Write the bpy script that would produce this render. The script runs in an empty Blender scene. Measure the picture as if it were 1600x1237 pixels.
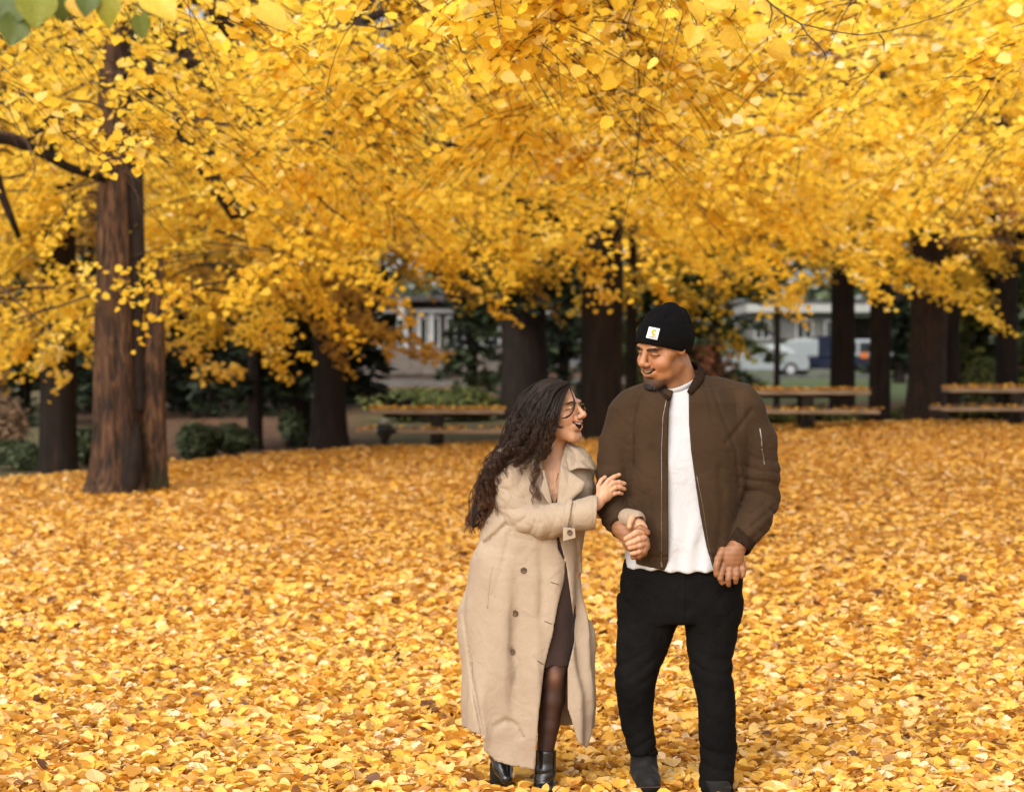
import bpy, math, random
import numpy as np

# ------------------------------------------------------------------ camera, light, exposure
scene = bpy.context.scene
COL = scene.collection
CAM_Z, FPX, HORIZON = 1.5, 3777.8, 587.0
cam_data = bpy.data.cameras.new('camera')
cam = bpy.data.objects.new('camera', cam_data)
COL.objects.link(cam)
scene.camera = cam
cam.location = (0, 0, CAM_Z)
cam.rotation_euler = (math.radians(90) - math.atan(31.5 / FPX), 0, 0)
cam_data.lens, cam_data.sensor_width = 85, 36
cam_data.clip_start, cam_data.clip_end = 0.1, 1500
cam_data.dof.use_dof = True
cam_data.dof.focus_distance = 8.55
cam_data.dof.aperture_fstop = 3.9
cam_data.dof.aperture_blades = 9

world = bpy.data.worlds.new('World')
scene.world = world
world.use_nodes = True
wn, wl = world.node_tree.nodes, world.node_tree.links
wn.clear()
SUN_EL, SUN_AZ = math.radians(38), math.radians(206)      # behind the camera, a little to the left
sky = wn.new('ShaderNodeTexSky')
sky.sky_type = 'NISHITA'
sky.sun_disc = False
sky.sun_elevation = SUN_EL
sky.sun_rotation = SUN_AZ
sky.dust_density = 3.0
sky.air_density = 1.0
hs = wn.new('ShaderNodeHueSaturation')
hs.inputs['Saturation'].default_value = 0.22              # thin overcast: the blue is mostly gone
bg = wn.new('ShaderNodeBackground')
bg.inputs['Strength'].default_value = 0.15
wo = wn.new('ShaderNodeOutputWorld')
wl.new(sky.outputs[0], hs.inputs['Color'])
wl.new(hs.outputs[0], bg.inputs['Color'])
wl.new(bg.outputs[0], wo.inputs['Surface'])

sl = bpy.data.lights.new('sun', 'SUN')
sl.energy, sl.angle, sl.color = 1.85, math.radians(60), (1.0, 0.925, 0.81)
so = bpy.data.objects.new('sun', sl)
COL.objects.link(so)
# light travels from the sun: direction to the sun is (sin az cos el, cos az cos el, sin el)
from mathutils import Vector, Matrix
to_sun = Vector((math.sin(SUN_AZ) * math.cos(SUN_EL), math.cos(SUN_AZ) * math.cos(SUN_EL), math.sin(SUN_EL)))
so.rotation_euler = to_sun.to_track_quat('Z', 'Y').to_euler()

scene.view_settings.view_transform = 'Standard'
scene.view_settings.look = 'None'
scene.view_settings.exposure = 0.64
scene.view_settings.gamma = 1
scene.view_settings.use_curve_mapping = False
scene.render.engine = 'CYCLES'
cy = scene.cycles
cy.use_denoising = True
cy.max_bounces, cy.diffuse_bounces, cy.transmission_bounces = 10, 6, 6
cy.transparent_max_bounces = 8
cy.use_adaptive_sampling = True
cy.adaptive_threshold = 0.02
cy.sample_clamp_indirect = 6

rng = np.random.default_rng(7)
R = random.Random(11)


# ------------------------------------------------------------------ helpers
def at(px, py, Y):
    """the place at distance Y that the photograph shows at pixel (px, py)"""
    return Vector(((px - 800) * Y / FPX, Y, CAM_Z - (py - HORIZON) * Y / FPX))


def tag(o, label=None, cat=None, group=None, kind=None):
    if label: o['label'] = label
    if cat: o['category'] = cat
    if group: o['group'] = group
    if kind: o['kind'] = kind
    return o


def empty(name, loc=(0, 0, 0), rz=0):
    o = bpy.data.objects.new(name, None)
    COL.objects.link(o)
    o.location = loc
    o.rotation_euler = (0, 0, rz)
    o.empty_display_size = 0.1
    return o


def mesh_np(name, V, F, mat, parent=None, smooth=True, attrs=None):
    """V (n,3) array, F (m,k) array or list of such arrays; attrs {name: (domain, values)}"""
    Fs = F if isinstance(F, list) else [F]
    Fs = [np.asarray(f, dtype=np.int32) for f in Fs if len(f)]
    me = bpy.data.meshes.new(name)
    V = np.asarray(V, dtype=np.float32)
    me.vertices.add(len(V))
    me.vertices.foreach_set('co', V.ravel())
    loops = np.concatenate([f.ravel() for f in Fs])
    sizes = np.concatenate([np.full(len(f), f.shape[1], dtype=np.int32) for f in Fs])
    starts = np.concatenate([[0], np.cumsum(sizes)[:-1]]).astype(np.int32)
    me.loops.add(len(loops))
    me.loops.foreach_set('vertex_index', loops)
    me.polygons.add(len(sizes))
    me.polygons.foreach_set('loop_start', starts)
    me.update(calc_edges=True)
    me.validate()
    me.polygons.foreach_set('use_smooth', np.full(len(me.polygons), smooth))
    if attrs:
        for an, (dom, val) in attrs.items():
            val = np.asarray(val, dtype=np.float32)
            if val.ndim == 1:
                a = me.attributes.new(an, 'FLOAT', dom)
                a.data.foreach_set('value', val)
            else:
                if val.shape[1] == 3:
                    val = np.concatenate([val, np.ones((len(val), 1), np.float32)], 1)
                a = me.attributes.new(an, 'FLOAT_COLOR', dom)
                a.data.foreach_set('color', val.ravel())
    for m in (mat if isinstance(mat, (list, tuple)) else [mat]):
        if m: me.materials.append(m)
    return link(name, me, parent)


def link(name, me, parent=None):
    o = bpy.data.objects.new(name, me)
    COL.objects.link(o)
    if parent: o.parent = parent
    return o


class MB:
    """collects simple shapes into one mesh"""
    def __init__(s): s.v, s.f = [], []

    def add(s, v, f):
        n = len(s.v)
        s.v += [tuple(p) for p in v]
        s.f += [tuple(i + n for i in q) for q in f]
        return s

    def box(s, c, d, rz=0.0, bev=0.0):
        x, y, z = (q / 2 for q in d)
        b = min(bev, x * .9, y * .9, z * .9)
        ca, sa = math.cos(rz), math.sin(rz)
        if b <= 0:
            pts = [(i * x, j * y, k * z) for k in (-1, 1) for i, j in ((-1, -1), (1, -1), (1, 1), (-1, 1))]
            fs = [(3, 2, 1, 0), (4, 5, 6, 7), (0, 1, 5, 4), (1, 2, 6, 5), (2, 3, 7, 6), (3, 0, 4, 7)]
        else:
            pts, fs = [], []
            lv = [(-z, b), (-z + b, 0), (z - b, 0), (z, b)]
            for zz, ins in lv:
                X, Yy = x - ins, y - ins
                c2 = b
                pts += [(-X + c2, -Yy, zz), (X - c2, -Yy, zz), (X, -Yy + c2, zz), (X, Yy - c2, zz),
                        (X - c2, Yy, zz), (-X + c2, Yy, zz), (-X, Yy - c2, zz), (-X, -Yy + c2, zz)]
            for l in range(3):
                for i in range(8):
                    j = (i + 1) % 8
                    fs.append((l * 8 + i, l * 8 + j, l * 8 + 8 + j, l * 8 + 8 + i))
            fs += [tuple(range(7, -1, -1)), tuple(range(24, 32))]
        pts = [(c[0] + p[0] * ca - p[1] * sa, c[1] + p[0] * sa + p[1] * ca, c[2] + p[2]) for p in pts]
        return s.add(pts, fs)

    def tube(s, pts, rad, n=8, cap=True):
        pts = [Vector(p) for p in pts]
        rad = rad if isinstance(rad, (list, tuple)) else [rad] * len(pts)
        up = Vector((0.03, 0.07, 1)).normalized()
        vs, m = [], len(pts)
        for i, p in enumerate(pts):
            t = (pts[min(i + 1, m - 1)] - pts[max(i - 1, 0)]).normalized()
            if abs(t.dot(up)) > .95: up = Vector((1, .1, 0)).normalized()
            a = t.cross(up).normalized(); b = a.cross(t).normalized(); up = b
            r = rad[i]
            ra, rb = (r if isinstance(r, tuple) else (r, r))
            for k in range(n):
                w = 2 * math.pi * k / n
                vs.append(p + a * (ra * math.cos(w)) + b * (rb * math.sin(w)))
        fs = []
        for i in range(m - 1):
            for k in range(n):
                j = (k + 1) % n
                fs.append((i * n + k, i * n + n + k, i * n + n + j, i * n + j))
        if cap:
            fs += [tuple(range(n)), tuple(range(m * n - 1, m * n - n - 1, -1))]
        return s.add(vs, fs)

    def lathe(s, c, prof, n=16):
        """prof: list of (r, z)"""
        vs = [(c[0] + r * math.cos(2 * math.pi * k / n), c[1] + r * math.sin(2 * math.pi * k / n), c[2] + z) for r, z in prof for k in range(n)]
        fs = [(i * n + k, i * n + (k + 1) % n, i * n + n + (k + 1) % n, i * n + n + k) for i in range(len(prof) - 1) for k in range(n)]
        fs += [tuple(range(n - 1, -1, -1)), tuple(range((len(prof) - 1) * n, len(prof) * n))]
        return s.add(vs, fs)

    def build(s, name, mat, parent=None, smooth=False):
        me = bpy.data.meshes.new(name)
        me.from_pydata([tuple(v) for v in s.v], [], s.f)
        me.update()
        if smooth: me.polygons.foreach_set('use_smooth', [True] * len(me.polygons))
        if mat: me.materials.append(mat)
        return link(name, me, parent)


def tubes_np(paths, r0, r1, n=3):
    """many thin tubes at once; paths (k, m, 3), r0/r1 (k,) radii at the ends"""
    k, m, _ = paths.shape
    T = np.gradient(paths, axis=1)
    T /= np.linalg.norm(T, axis=2, keepdims=True) + 1e-9
    up = np.array([.13, .21, .97])
    A = np.cross(T, up); A /= np.linalg.norm(A, axis=2, keepdims=True) + 1e-9
    B = np.cross(A, T)
    s = np.linspace(0, 1, m)[None, :]
    rr = (r0[:, None] * (1 - s) + r1[:, None] * s)
    th = np.arange(n) * 2 * math.pi / n
    V = paths[:, :, None] + rr[..., None, None] * (np.cos(th)[:, None] * A[:, :, None] + np.sin(th)[:, None] * B[:, :, None])
    i = np.arange(k * m * n).reshape(k, m, n)
    F = np.stack([i[:, :-1], i[:, 1:], np.roll(i[:, 1:], -1, 2), np.roll(i[:, :-1], -1, 2)], -1).reshape(-1, 4)
    return V.reshape(-1, 3), F


# ------------------------------------------------------------------ materials
def new_mat(name):
    m = bpy.data.materials.new(name)
    m.use_nodes = True
    nt = m.node_tree
    b = nt.nodes['Principled BSDF']
    return m, nt, b, nt.nodes['Material Output']


def N(nt, typ, **kw):
    n = nt.nodes.new(typ)
    for k, v in kw.items():
        if k in n.inputs: n.inputs[k].default_value = v
        else: setattr(n, k, v)
    return n


def ramp(nt, stops, interp='LINEAR'):
    r = nt.nodes.new('ShaderNodeValToRGB')
    r.color_ramp.interpolation = interp
    e = r.color_ramp.elements
    while len(e) < len(stops): e.new(0.5)
    for i, (p, c) in enumerate(stops):
        e[i].position = p
        e[i].color = (*c, 1) if len(c) == 3 else c
    return r


def noise_mat(name, stops, scale=5, detail=6, rough=0.8, bump=0.2, bscale=None, stretch=(1, 1, 1), spec=0.3, dist=0.0, bdist=0.01, coat=0, sheen=0):
    m, nt, b, _ = new_mat(name)
    tc = N(nt, 'ShaderNodeTexCoord')
    mp = N(nt, 'ShaderNodeMapping')
    mp.inputs['Scale'].default_value = stretch
    nt.links.new(tc.outputs['Object'], mp.inputs['Vector'])
    n = N(nt, 'ShaderNodeTexNoise', Scale=scale, Detail=detail, Distortion=dist)
    nt.links.new(mp.outputs[0], n.inputs['Vector'])
    r = ramp(nt, stops)
    nt.links.new(n.outputs['Fac'], r.inputs[0])
    nt.links.new(r.outputs[0], b.inputs['Base Color'])
    b.inputs['Roughness'].default_value = rough
    b.inputs['Specular IOR Level'].default_value = spec
    if coat: b.inputs['Coat Weight'].default_value = coat
    if sheen:
        b.inputs['Sheen Weight'].default_value = sheen
        b.inputs['Sheen Roughness'].default_value = 0.5
    if bump:
        n2 = N(nt, 'ShaderNodeTexNoise', Scale=bscale or scale * 4, Detail=6)
        nt.links.new(mp.outputs[0], n2.inputs['Vector'])
        bp = N(nt, 'ShaderNodeBump', Strength=bump, Distance=bdist)
        nt.links.new(n2.outputs['Fac'], bp.inputs['Height'])
        nt.links.new(bp.outputs[0], b.inputs['Normal'])
    return m


def leaf_mat(name, palette, transl=0.4, rough=0.6, vein=False, transl_gain=1.0):
    """colour of each leaf comes from its own random value v (face attribute)"""
    m, nt, b, out = new_mat(name)
    a = N(nt, 'ShaderNodeAttribute', attribute_name='v')
    r = ramp(nt, palette)
    nt.links.new(a.outputs['Fac'], r.inputs[0])
    tc = N(nt, 'ShaderNodeTexCoord')
    n = N(nt, 'ShaderNodeTexNoise', Scale=14.0, Detail=3.0)
    nt.links.new(tc.outputs['Object'], n.inputs['Vector'])
    mr = N(nt, 'ShaderNodeMapRange')
    mr.inputs['From Min'].default_value, mr.inputs['From Max'].default_value = 0.3, 0.7
    mr.inputs['To Min'].default_value, mr.inputs['To Max'].default_value = 0.82, 1.12
    nt.links.new(n.outputs['Fac'], mr.inputs['Value'])
    mul = N(nt, 'ShaderNodeVectorMath', operation='SCALE')
    nt.links.new(r.outputs[0], mul.inputs[0])
    nt.links.new(mr.outputs[0], mul.inputs['Scale'])
    nt.links.new(mul.outputs[0], b.inputs['Base Color'])
    b.inputs['Roughness'].default_value = rough
    b.inputs['Specular IOR Level'].default_value = 0.35
    if transl:
        t = N(nt, 'ShaderNodeBsdfTranslucent')
        nt.links.new(mul.outputs[0], t.inputs['Color'])
        mx = N(nt, 'ShaderNodeMixShader')
        mx.inputs[0].default_value = transl
        nt.links.new(b.outputs[0], mx.inputs[1])
        nt.links.new(t.outputs[0], mx.inputs[2])
        nt.links.new(mx.outputs[0], out.inputs['Surface'])
    return m


GOLD = [(0.0, (.24, .10, .025)), (0.06, (.48, .23, .03)), (0.16, (.76, .45, .025)), (0.45, (.89, .60, .035)), (0.75, (.93, .68, .075)),
        (0.92, (.94, .75, .24)), (1.0, (.95, .84, .48))]
CARPET = [(0.0, (.15, .06, .025)), (0.08, (.34, .14, .035)), (0.2, (.63, .31, .04)), (0.40, (.81, .45, .06)), (0.60, (.85, .51, .115)),
          (0.80, (.83, .54, .22)), (0.93, (.87, .67, .42)), (1.0, (.90, .78, .60))]
M = {}
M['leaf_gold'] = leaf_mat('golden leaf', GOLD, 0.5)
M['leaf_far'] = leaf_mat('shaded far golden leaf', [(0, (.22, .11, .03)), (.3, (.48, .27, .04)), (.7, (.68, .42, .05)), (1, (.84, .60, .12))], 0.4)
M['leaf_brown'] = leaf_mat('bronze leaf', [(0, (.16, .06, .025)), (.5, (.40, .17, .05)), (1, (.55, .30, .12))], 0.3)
M['carpet'] = leaf_mat('fallen leaf', CARPET, 0.18, 0.55)
M['leaf_green'] = leaf_mat('turning green leaf', [(0, (.055, .085, .03)), (.3, (.11, .15, .035)), (.5, (.24, .26, .035)), (.62, (.45, .36, .035)), (.8, (.70, .42, .03)), (1, (.80, .54, .08))], 0.35, 0.45)
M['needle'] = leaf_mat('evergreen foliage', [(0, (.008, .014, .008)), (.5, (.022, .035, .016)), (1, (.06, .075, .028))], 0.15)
M['shrub'] = leaf_mat('shrub foliage', [(0, (.03, .045, .022)), (.5, (.08, .11, .05)), (1, (.17, .20, .11))], 0.2)
M['shrub_olive'] = leaf_mat('olive shrub foliage', [(0, (.03, .05, .015)), (.5, (.09, .11, .03)), (1, (.26, .24, .05))], 0.2)
M['shrub_tan'] = leaf_mat('tan shrub foliage', [(0, (.12, .07, .04)), (.5, (.30, .19, .11)), (1, (.48, .32, .20))], 0.2)
M['red_leaf'] = leaf_mat('red brown leaf', [(0, (.10, .03, .015)), (.5, (.30, .09, .03)), (1, (.45, .17, .06))], 0.3)
M['bark_dark'] = noise_mat('dark bark', [(.3, (.007, .004, .003)), (.6, (.020, .012, .008)), (.8, (.036, .022, .014))], 3, 8, .9, .8, 14, (4, 4, .6), bdist=.03)
M['twig'] = noise_mat('twig bark', [(.3, (.035, .02, .013)), (.7, (.085, .05, .032))], 6, 3, .85, 0)


def bark_material():
    m, nt, b, _ = new_mat('furrowed linden bark')
    tc = N(nt, 'ShaderNodeTexCoord')
    mp = N(nt, 'ShaderNodeMapping')
    mp.inputs['Scale'].default_value = (8, 8, 1.5)
    nt.links.new(tc.outputs['Object'], mp.inputs['Vector'])
    w = N(nt, 'ShaderNodeTexNoise', Scale=2.3, Detail=9.0, Distortion=0.9)
    nt.links.new(mp.outputs[0], w.inputs['Vector'])
    r = ramp(nt, [(.36, (.010, .005, .003)), (.46, (.050, .024, .011)), (.58, (.115, .058, .026)), (.72, (.20, .11, .055))])
    nt.links.new(w.outputs['Fac'], r.inputs[0])
    big = N(nt, 'ShaderNodeTexNoise', Scale=1.3, Detail=3.0)
    nt.links.new(tc.outputs['Object'], big.inputs['Vector'])
    rb = ramp(nt, [(.35, (.55, .45, .40)), (.65, (1.05, 1.0, .95))])
    nt.links.new(big.outputs['Fac'], rb.inputs[0])
    mx = N(nt, 'ShaderNodeMix', data_type='RGBA', blend_type='MULTIPLY')
    mx.inputs[0].default_value = 1
    nt.links.new(r.outputs[0], mx.inputs[6]); nt.links.new(rb.outputs[0], mx.inputs[7])
    # painted recess shade, dark stems and moss come as attributes of the trunk mesh
    at_ = N(nt, 'ShaderNodeAttribute', attribute_name='moss')
    mm = N(nt, 'ShaderNodeMix', data_type='RGBA')
    nt.links.new(at_.outputs['Fac'], mm.inputs[0])
    nt.links.new(mx.outputs[2], mm.inputs[6]); mm.inputs[7].default_value = (.030, .032, .008, 1)
    a2 = N(nt, 'ShaderNodeAttribute', attribute_name='shade_and_dark')
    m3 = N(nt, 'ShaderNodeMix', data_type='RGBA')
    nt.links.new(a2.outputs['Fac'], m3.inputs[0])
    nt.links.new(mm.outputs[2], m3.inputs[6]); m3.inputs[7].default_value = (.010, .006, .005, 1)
    nt.links.new(m3.outputs[2], b.inputs['Base Color'])
    b.inputs['Roughness'].default_value = .9
    bp = N(nt, 'ShaderNodeBump', Strength=1.0, Distance=.06)
    nt.links.new(w.outputs['Fac'], bp.inputs['Height'])
    nt.links.new(bp.outputs[0], b.inputs['Normal'])
    return m


M['bark'] = bark_material()


# ------------------------------------------------------------------ the ground
PXK = np.array([0, 150, 260, 450, 560, 700, 900, 1050, 1200, 1300, 1600], float)
CREST_S = np.array([757, 744, 730, 713, 706, 700, 688, 680, 669, 664, 662], float)
CREST_Y = np.interp(PXK, [0, 400, 900, 1600], [31, 36, 42, 42.5])


def crest(px):
    s, Yc = np.interp(px, PXK, CREST_S), np.interp(px, PXK, CREST_Y)
    return s, Yc, CAM_Z - (s - HORIZON) * Yc / FPX


def ground_z(X, Y):
    X, Y = np.asarray(X, float), np.asarray(Y, float)
    px = np.clip(800 + FPX * X / np.maximum(Y, 9.0), -300, 1900)
    s, Yc, zc = crest(px)
    t = np.clip((Y - 9.5) / (Yc - 9.5), 0, 1)
    t = t * (0.55 + 0.45 * t)
    near = zc * t
    base = np.interp(px, [0, 450, 800, 1200, 1600], [-.05, .10, .15, .42, .5]) + 0.016 * np.maximum(Y - 45, 0)
    base = np.minimum(base, 2.2)
    k = np.clip((Y - Yc) / 5.0, 0, 1)
    k = k * k * (3 - 2 * k)
    bumps = 0.012 * np.sin(X * 2.1 + 1.3) * np.sin(Y * 1.3) + 0.02 * np.sin(X * .63) * np.sin(Y * .41 + 1)
    fade = np.clip((Y - 9.6) / 3, 0, 1)
    return near * (1 - k) + base * k + bumps * fade * 0.8


def ground_material():
    m, nt, b, _ = new_mat('park ground')
    tc = N(nt, 'ShaderNodeTexCoord')
    a = N(nt, 'ShaderNodeAttribute', attribute_name='lawn')
    gold = N(nt, 'ShaderNodeAttribute', attribute_name='golden')
    gr = ramp(nt, [(.3, (.22, .09, .02)), (.5, (.50, .25, .035)), (.7, (.72, .42, .06))])
    n1 = N(nt, 'ShaderNodeTexNoise', Scale=3.0, Detail=10.0)
    nt.links.new(tc.outputs['Object'], n1.inputs['Vector'])
    litter = ramp(nt, [(.3, (.025, .012, .008)), (.45, (.075, .034, .014)), (.6, (.17, .07, .02)), (.75, (.30, .14, .04))])
    nt.links.new(n1.outputs['Fac'], litter.inputs[0])
    gn = N(nt, 'ShaderNodeTexNoise', Scale=14.0, Detail=8.0)
    nt.links.new(tc.outputs['Object'], gn.inputs['Vector'])
    nt.links.new(gn.outputs['Fac'], gr.inputs[0])
    gm = N(nt, 'ShaderNodeMix', data_type='RGBA')
    nt.links.new(gold.outputs['Fac'], gm.inputs[0]); nt.links.new(litter.outputs[0], gm.inputs[6]); nt.links.new(gr.outputs[0], gm.inputs[7])
    n2 = N(nt, 'ShaderNodeTexNoise', Scale=1.2, Detail=12.0)
    nt.links.new(tc.outputs['Object'], n2.inputs['Vector'])
    grass = ramp(nt, [(.3, (.03, .05, .012)), (.5, (.06, .09, .02)), (.68, (.12, .13, .04)), (.8, (.24, .18, .05))])
    nt.links.new(n2.outputs['Fac'], grass.inputs[0])
    mx = N(nt, 'ShaderNodeMix', data_type='RGBA')
    nt.links.new(a.outputs['Fac'], mx.inputs[0])
    nt.links.new(gm.outputs[2], mx.inputs[6]); nt.links.new(grass.outputs[0], mx.inputs[7])
    nt.links.new(mx.outputs[2], b.inputs['Base Color'])
    b.inputs['Roughness'].default_value = .95
    bp = N(nt, 'ShaderNodeBump', Strength=.6, Distance=.05)
    nt.links.new(n1.outputs['Fac'], bp.inputs['Height'])
    nt.links.new(bp.outputs[0], b.inputs['Normal'])
    return m


M['ground'] = ground_material()
gx = np.concatenate([-np.geomspace(400, 16, 24), np.linspace(-15, 15, 121), np.geomspace(16, 400, 24)])
gy = np.concatenate([[-300, -100, -40, -15, 0, 4], np.linspace(6, 60, 180), np.linspace(61, 130, 60), np.geomspace(134, 900, 14)])
GX, GY = np.meshgrid(gx, gy)
GZ = ground_z(GX, GY)
nx, ny = len(gx), len(gy)
idx = np.arange(nx * ny).reshape(ny, nx)
F = np.stack([idx[:-1, :-1], idx[:-1, 1:], idx[1:, 1:], idx[1:, :-1]], -1).reshape(-1, 4)
gpx = 800 + FPX * GX / np.maximum(GY, 9)
lawn = np.clip((GY - 62) / 8, 0, 1) * np.clip((gpx - 980) / 120, 0, 1)
lawn = np.maximum(lawn, .55 * np.clip((GY - 41) / 2, 0, 1) * np.clip((gpx - 520) / 80, 0, 1) * np.clip((900 - gpx) / 60, 0, 1) * np.clip((75 - GY) / 8, 0, 1))
lawn = np.maximum(lawn, .5 * np.clip((GY - 30) / 2, 0, 1) * np.clip((140 - gpx) / 60, 0, 1))
golden = np.clip((np.interp(np.clip(gpx, 0, 1600), PXK, CREST_Y) - GY) / 2, 0, 1)
lawn = np.where(GY < 30, 0, lawn)
ground = mesh_np('ground', np.stack([GX, GY, GZ], -1).reshape(-1, 3), F, M['ground'], attrs={'lawn': ('POINT', lawn.ravel()), 'golden': ('POINT', golden.ravel())})
tag(ground, kind='structure')


# ------------------------------------------------------------------ leaves
def leaf_template(kind):
    """outline in the xy plane, length along +y from the stalk at 0 to the tip at 1; returns verts, tris"""
    if kind == 'round':                                   # heart-shaped, folded along the midrib, curled
        half = [(0.20, -.06), (.46, .10), (.53, .38), (.38, .70), (.14, .93)]
        mid = [(0, .02), (0, .36), (0, .70), (0, 1.03)]
        V = [(x, y, 0.16 * x * x + .20 * abs(x) + .10 * (y - .5) ** 2) for x, y in half] + \
            [(-x, y, 0.16 * x * x + .26 * abs(x) + .10 * (y - .5) ** 2) for x, y in half] + [(x, y, .12 * (y - .5) ** 2) for x, y in mid]
        T = [(10, 0, 1), (10, 1, 11), (11, 1, 2), (11, 2, 12), (12, 2, 3), (12, 3, 4), (12, 4, 13)]
        T += [(10, 6, 5), (10, 11, 6), (11, 7, 6), (11, 12, 7), (12, 8, 7), (12, 9, 8), (12, 13, 9)]
        return np.array(V), np.array(T)
    if kind == 'mid':
        V = np.array([(0, .03, -.02), (0, 1.02, .03), (.36, -.02, .10), (.51, .40, .14), (.26, .84, .09), (-.36, -.02, .13), (-.51, .40, .11), (-.26, .84, .10)])
        T = np.array([(0, 2, 3), (0, 3, 4), (0, 4, 1), (0, 6, 5), (0, 7, 6), (0, 1, 7)])
        return V, T
    if kind == 'hex':
        V = np.array([(0, .0, -.01), (.47, .20, .13), (.41, .70, .11), (0, 1.03, .02), (-.41, .70, .13), (-.47, .20, .10)])
        return V, np.array([(0, 1, 2), (0, 2, 3), (0, 3, 4), (0, 4, 5)])
    V = np.array([(0, 0, 0), (.46, .40, .10), (0, 1.0, .0), (-.46, .45, .08)])
    return V, np.array([(0, 1, 2), (0, 2, 3)])


def frames(nrm, yaw):
    """local axes for leaves: normal nrm (n,3), heading yaw"""
    nrm = nrm / np.linalg.norm(nrm, axis=1, keepdims=True)
    h = np.stack([np.cos(yaw), np.sin(yaw), np.zeros_like(yaw)], 1)
    t = h - nrm * (h * nrm).sum(1, keepdims=True)
    t /= np.linalg.norm(t, axis=1, keepdims=True) + 1e-9
    b = np.cross(t, nrm)
    return b, t, nrm


def leaf_arrays(P, axes, size, kind, curl=None):
    V, T = leaf_template(kind)
    n, k = len(P), len(V)
    b, t, m = axes
    V = np.repeat(V[None], n, 0)
    if curl is not None:
        V[:, :, 2] *= curl[:, None]
    W = P[:, None] + size[:, None, None] * (V[..., 0:1] * b[:, None] + V[..., 1:2] * t[:, None] + V[..., 2:3] * m[:, None])
    F = (T[None] + (np.arange(n) * k)[:, None, None]).reshape(-1, 3)
    return W.reshape(-1, 3), F, len(T)


def leaf_object(name, P, axes, size, kind, v, mat, parent=None, curl=None):
    W, F, nt_ = leaf_arrays(P, axes, size, kind, curl)
    return mesh_np(name, W, F, mat, parent, smooth=False, attrs={'v': ('FACE', np.repeat(v, nt_))})


VARIANT = {}


def leaf_variants(key, kind, mat, vs):
    """a few shared meshes of one leaf each, for the leaves that are objects of their own"""
    out = []
    for i, v in enumerate(vs):
        V, T = leaf_template(kind)
        V = V.copy()
        V[:, 2] *= [1, 1.8, -.8, .5][i % 4]
        me = bpy.data.meshes.new(key)
        me.from_pydata(V.tolist(), [], T.tolist())
        a = me.attributes.new('v', 'FLOAT', 'FACE')
        a.data.foreach_set('value', np.full(len(T), v, np.float32))
        me.materials.append(mat)
        out.append(me)
    VARIANT[key] = out
    return out


def single_leaves(name, P, axes, size, metas, parent, base=Vector((0, 0, 0))):
    b, t, m = axes
    for i in range(len(P)):
        o = bpy.data.objects.new(name, metas[(i * 7) % len(metas)])
        COL.objects.link(o)
        mat = Matrix(((*[b[i][0], t[i][0], m[i][0]],), (b[i][1], t[i][1], m[i][1]), (b[i][2], t[i][2], m[i][2])))
        o.matrix_world = Matrix.Translation(Vector(P[i]) - base) @ (mat.to_4x4() @ Matrix.Scale(float(size[i]), 4))
        o.parent = parent


# the carpet of fallen leaves: dense near the camera, slightly larger and sparser with distance
def carpet_points(n, y0, y1, spread=1.38):
    out = []
    got = 0
    while got < n:
        Y = rng.uniform(y0, y1, n)
        px = rng.uniform(800 - 800 * spread, 800 + 800 * spread, n)
        keep = rng.random(n) < Y / y1
        px, Y = px[keep], Y[keep]
        s, Yc, _ = crest(np.clip(px, 0, 1600))
        ok = Y < Yc + 1.2 + .8 * rng.random(len(Y))
        px, Y = px[ok], Y[ok]
        out.append(np.stack([(px - 800) / FPX * Y, Y], 1))
        got += len(Y)
        if y0 > 40: break
    return np.concatenate(out)[:n]
M['twig_ground'] = M['twig']
carpet_root = None


FEET = [(.54, 8.66, .075), (.73, 8.52, .08), (.73, 8.62, .07), (.115, 8.62, .07), (-.03, 8.72, .07), (.54, 8.58, .10)]


def off_feet(XY):
    k = np.ones(len(XY), bool)
    for x, y, r in FEET: k &= (XY[:, 0] - x) ** 2 + (XY[:, 1] - y) ** 2 > r * r
    return XY[k]


def carpet_layer(n, y0, y1, kind, smin, smax, lift, tilt, vpow=1.0, parent=None, name='fallen_leaves'):
    XY = off_feet(carpet_points(n, y0, y1))
    n = len(XY)
    # patchy heaps: lift follows a coarse noise
    h = .5 + .5 * np.sin(XY[:, 0] * 3.1 + 2 * np.sin(XY[:, 1] * 1.7)) * np.sin(XY[:, 1] * 2.3 + 1.5 * np.sin(XY[:, 0] * 1.9))
    Z = ground_z(XY[:, 0], XY[:, 1]) + 0.006 + lift * rng.random(n) * (.35 + h)
    nrm = np.stack([rng.normal(0, tilt, n), rng.normal(0, tilt, n), np.ones(n)], 1)
    axes = frames(nrm, rng.uniform(0, 2 * math.pi, n))
    size = rng.uniform(smin, smax, n)
    patch = .5 + .5 * np.sin(XY[:, 0] * 1.1 + 3 * np.sin(XY[:, 1] * .6)) * np.sin(XY[:, 1] * .9 + 2)
    v = np.clip(rng.beta(2.6, 2.2, n) * .95 + .06 * (patch - .5) + (rng.random(n) < .05) * -.4, 0, 1)
    curl = rng.normal(.6, 1.3, n)
    return leaf_object(name, np.concatenate([XY, Z[:, None]], 1), axes, size, kind, v, M['carpet'], parent, curl)


carpet = carpet_layer(24000, 7.6, 10.0, 'round', .028, .064, .017, .34)
tag(carpet, kind='stuff')
carpet_layer(56000, 9.8, 14, 'hex', .030, .070, .026, .38, name='fallen_leaves').parent = carpet
carpet_layer(34000, 13.7, 18, 'hex', .038, .080, .038, .40, name='fallen_leaves').parent = carpet
carpet_layer(64000, 17.6, 24, 'far', .050, .094, .04, .30, name='fallen_leaves').parent = carpet
carpet_layer(88000, 23.5, 46, 'far', .06, .108, .05, .27, name='fallen_leaves').parent = carpet
for o in carpet.children: tag(o, kind='stuff')
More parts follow.
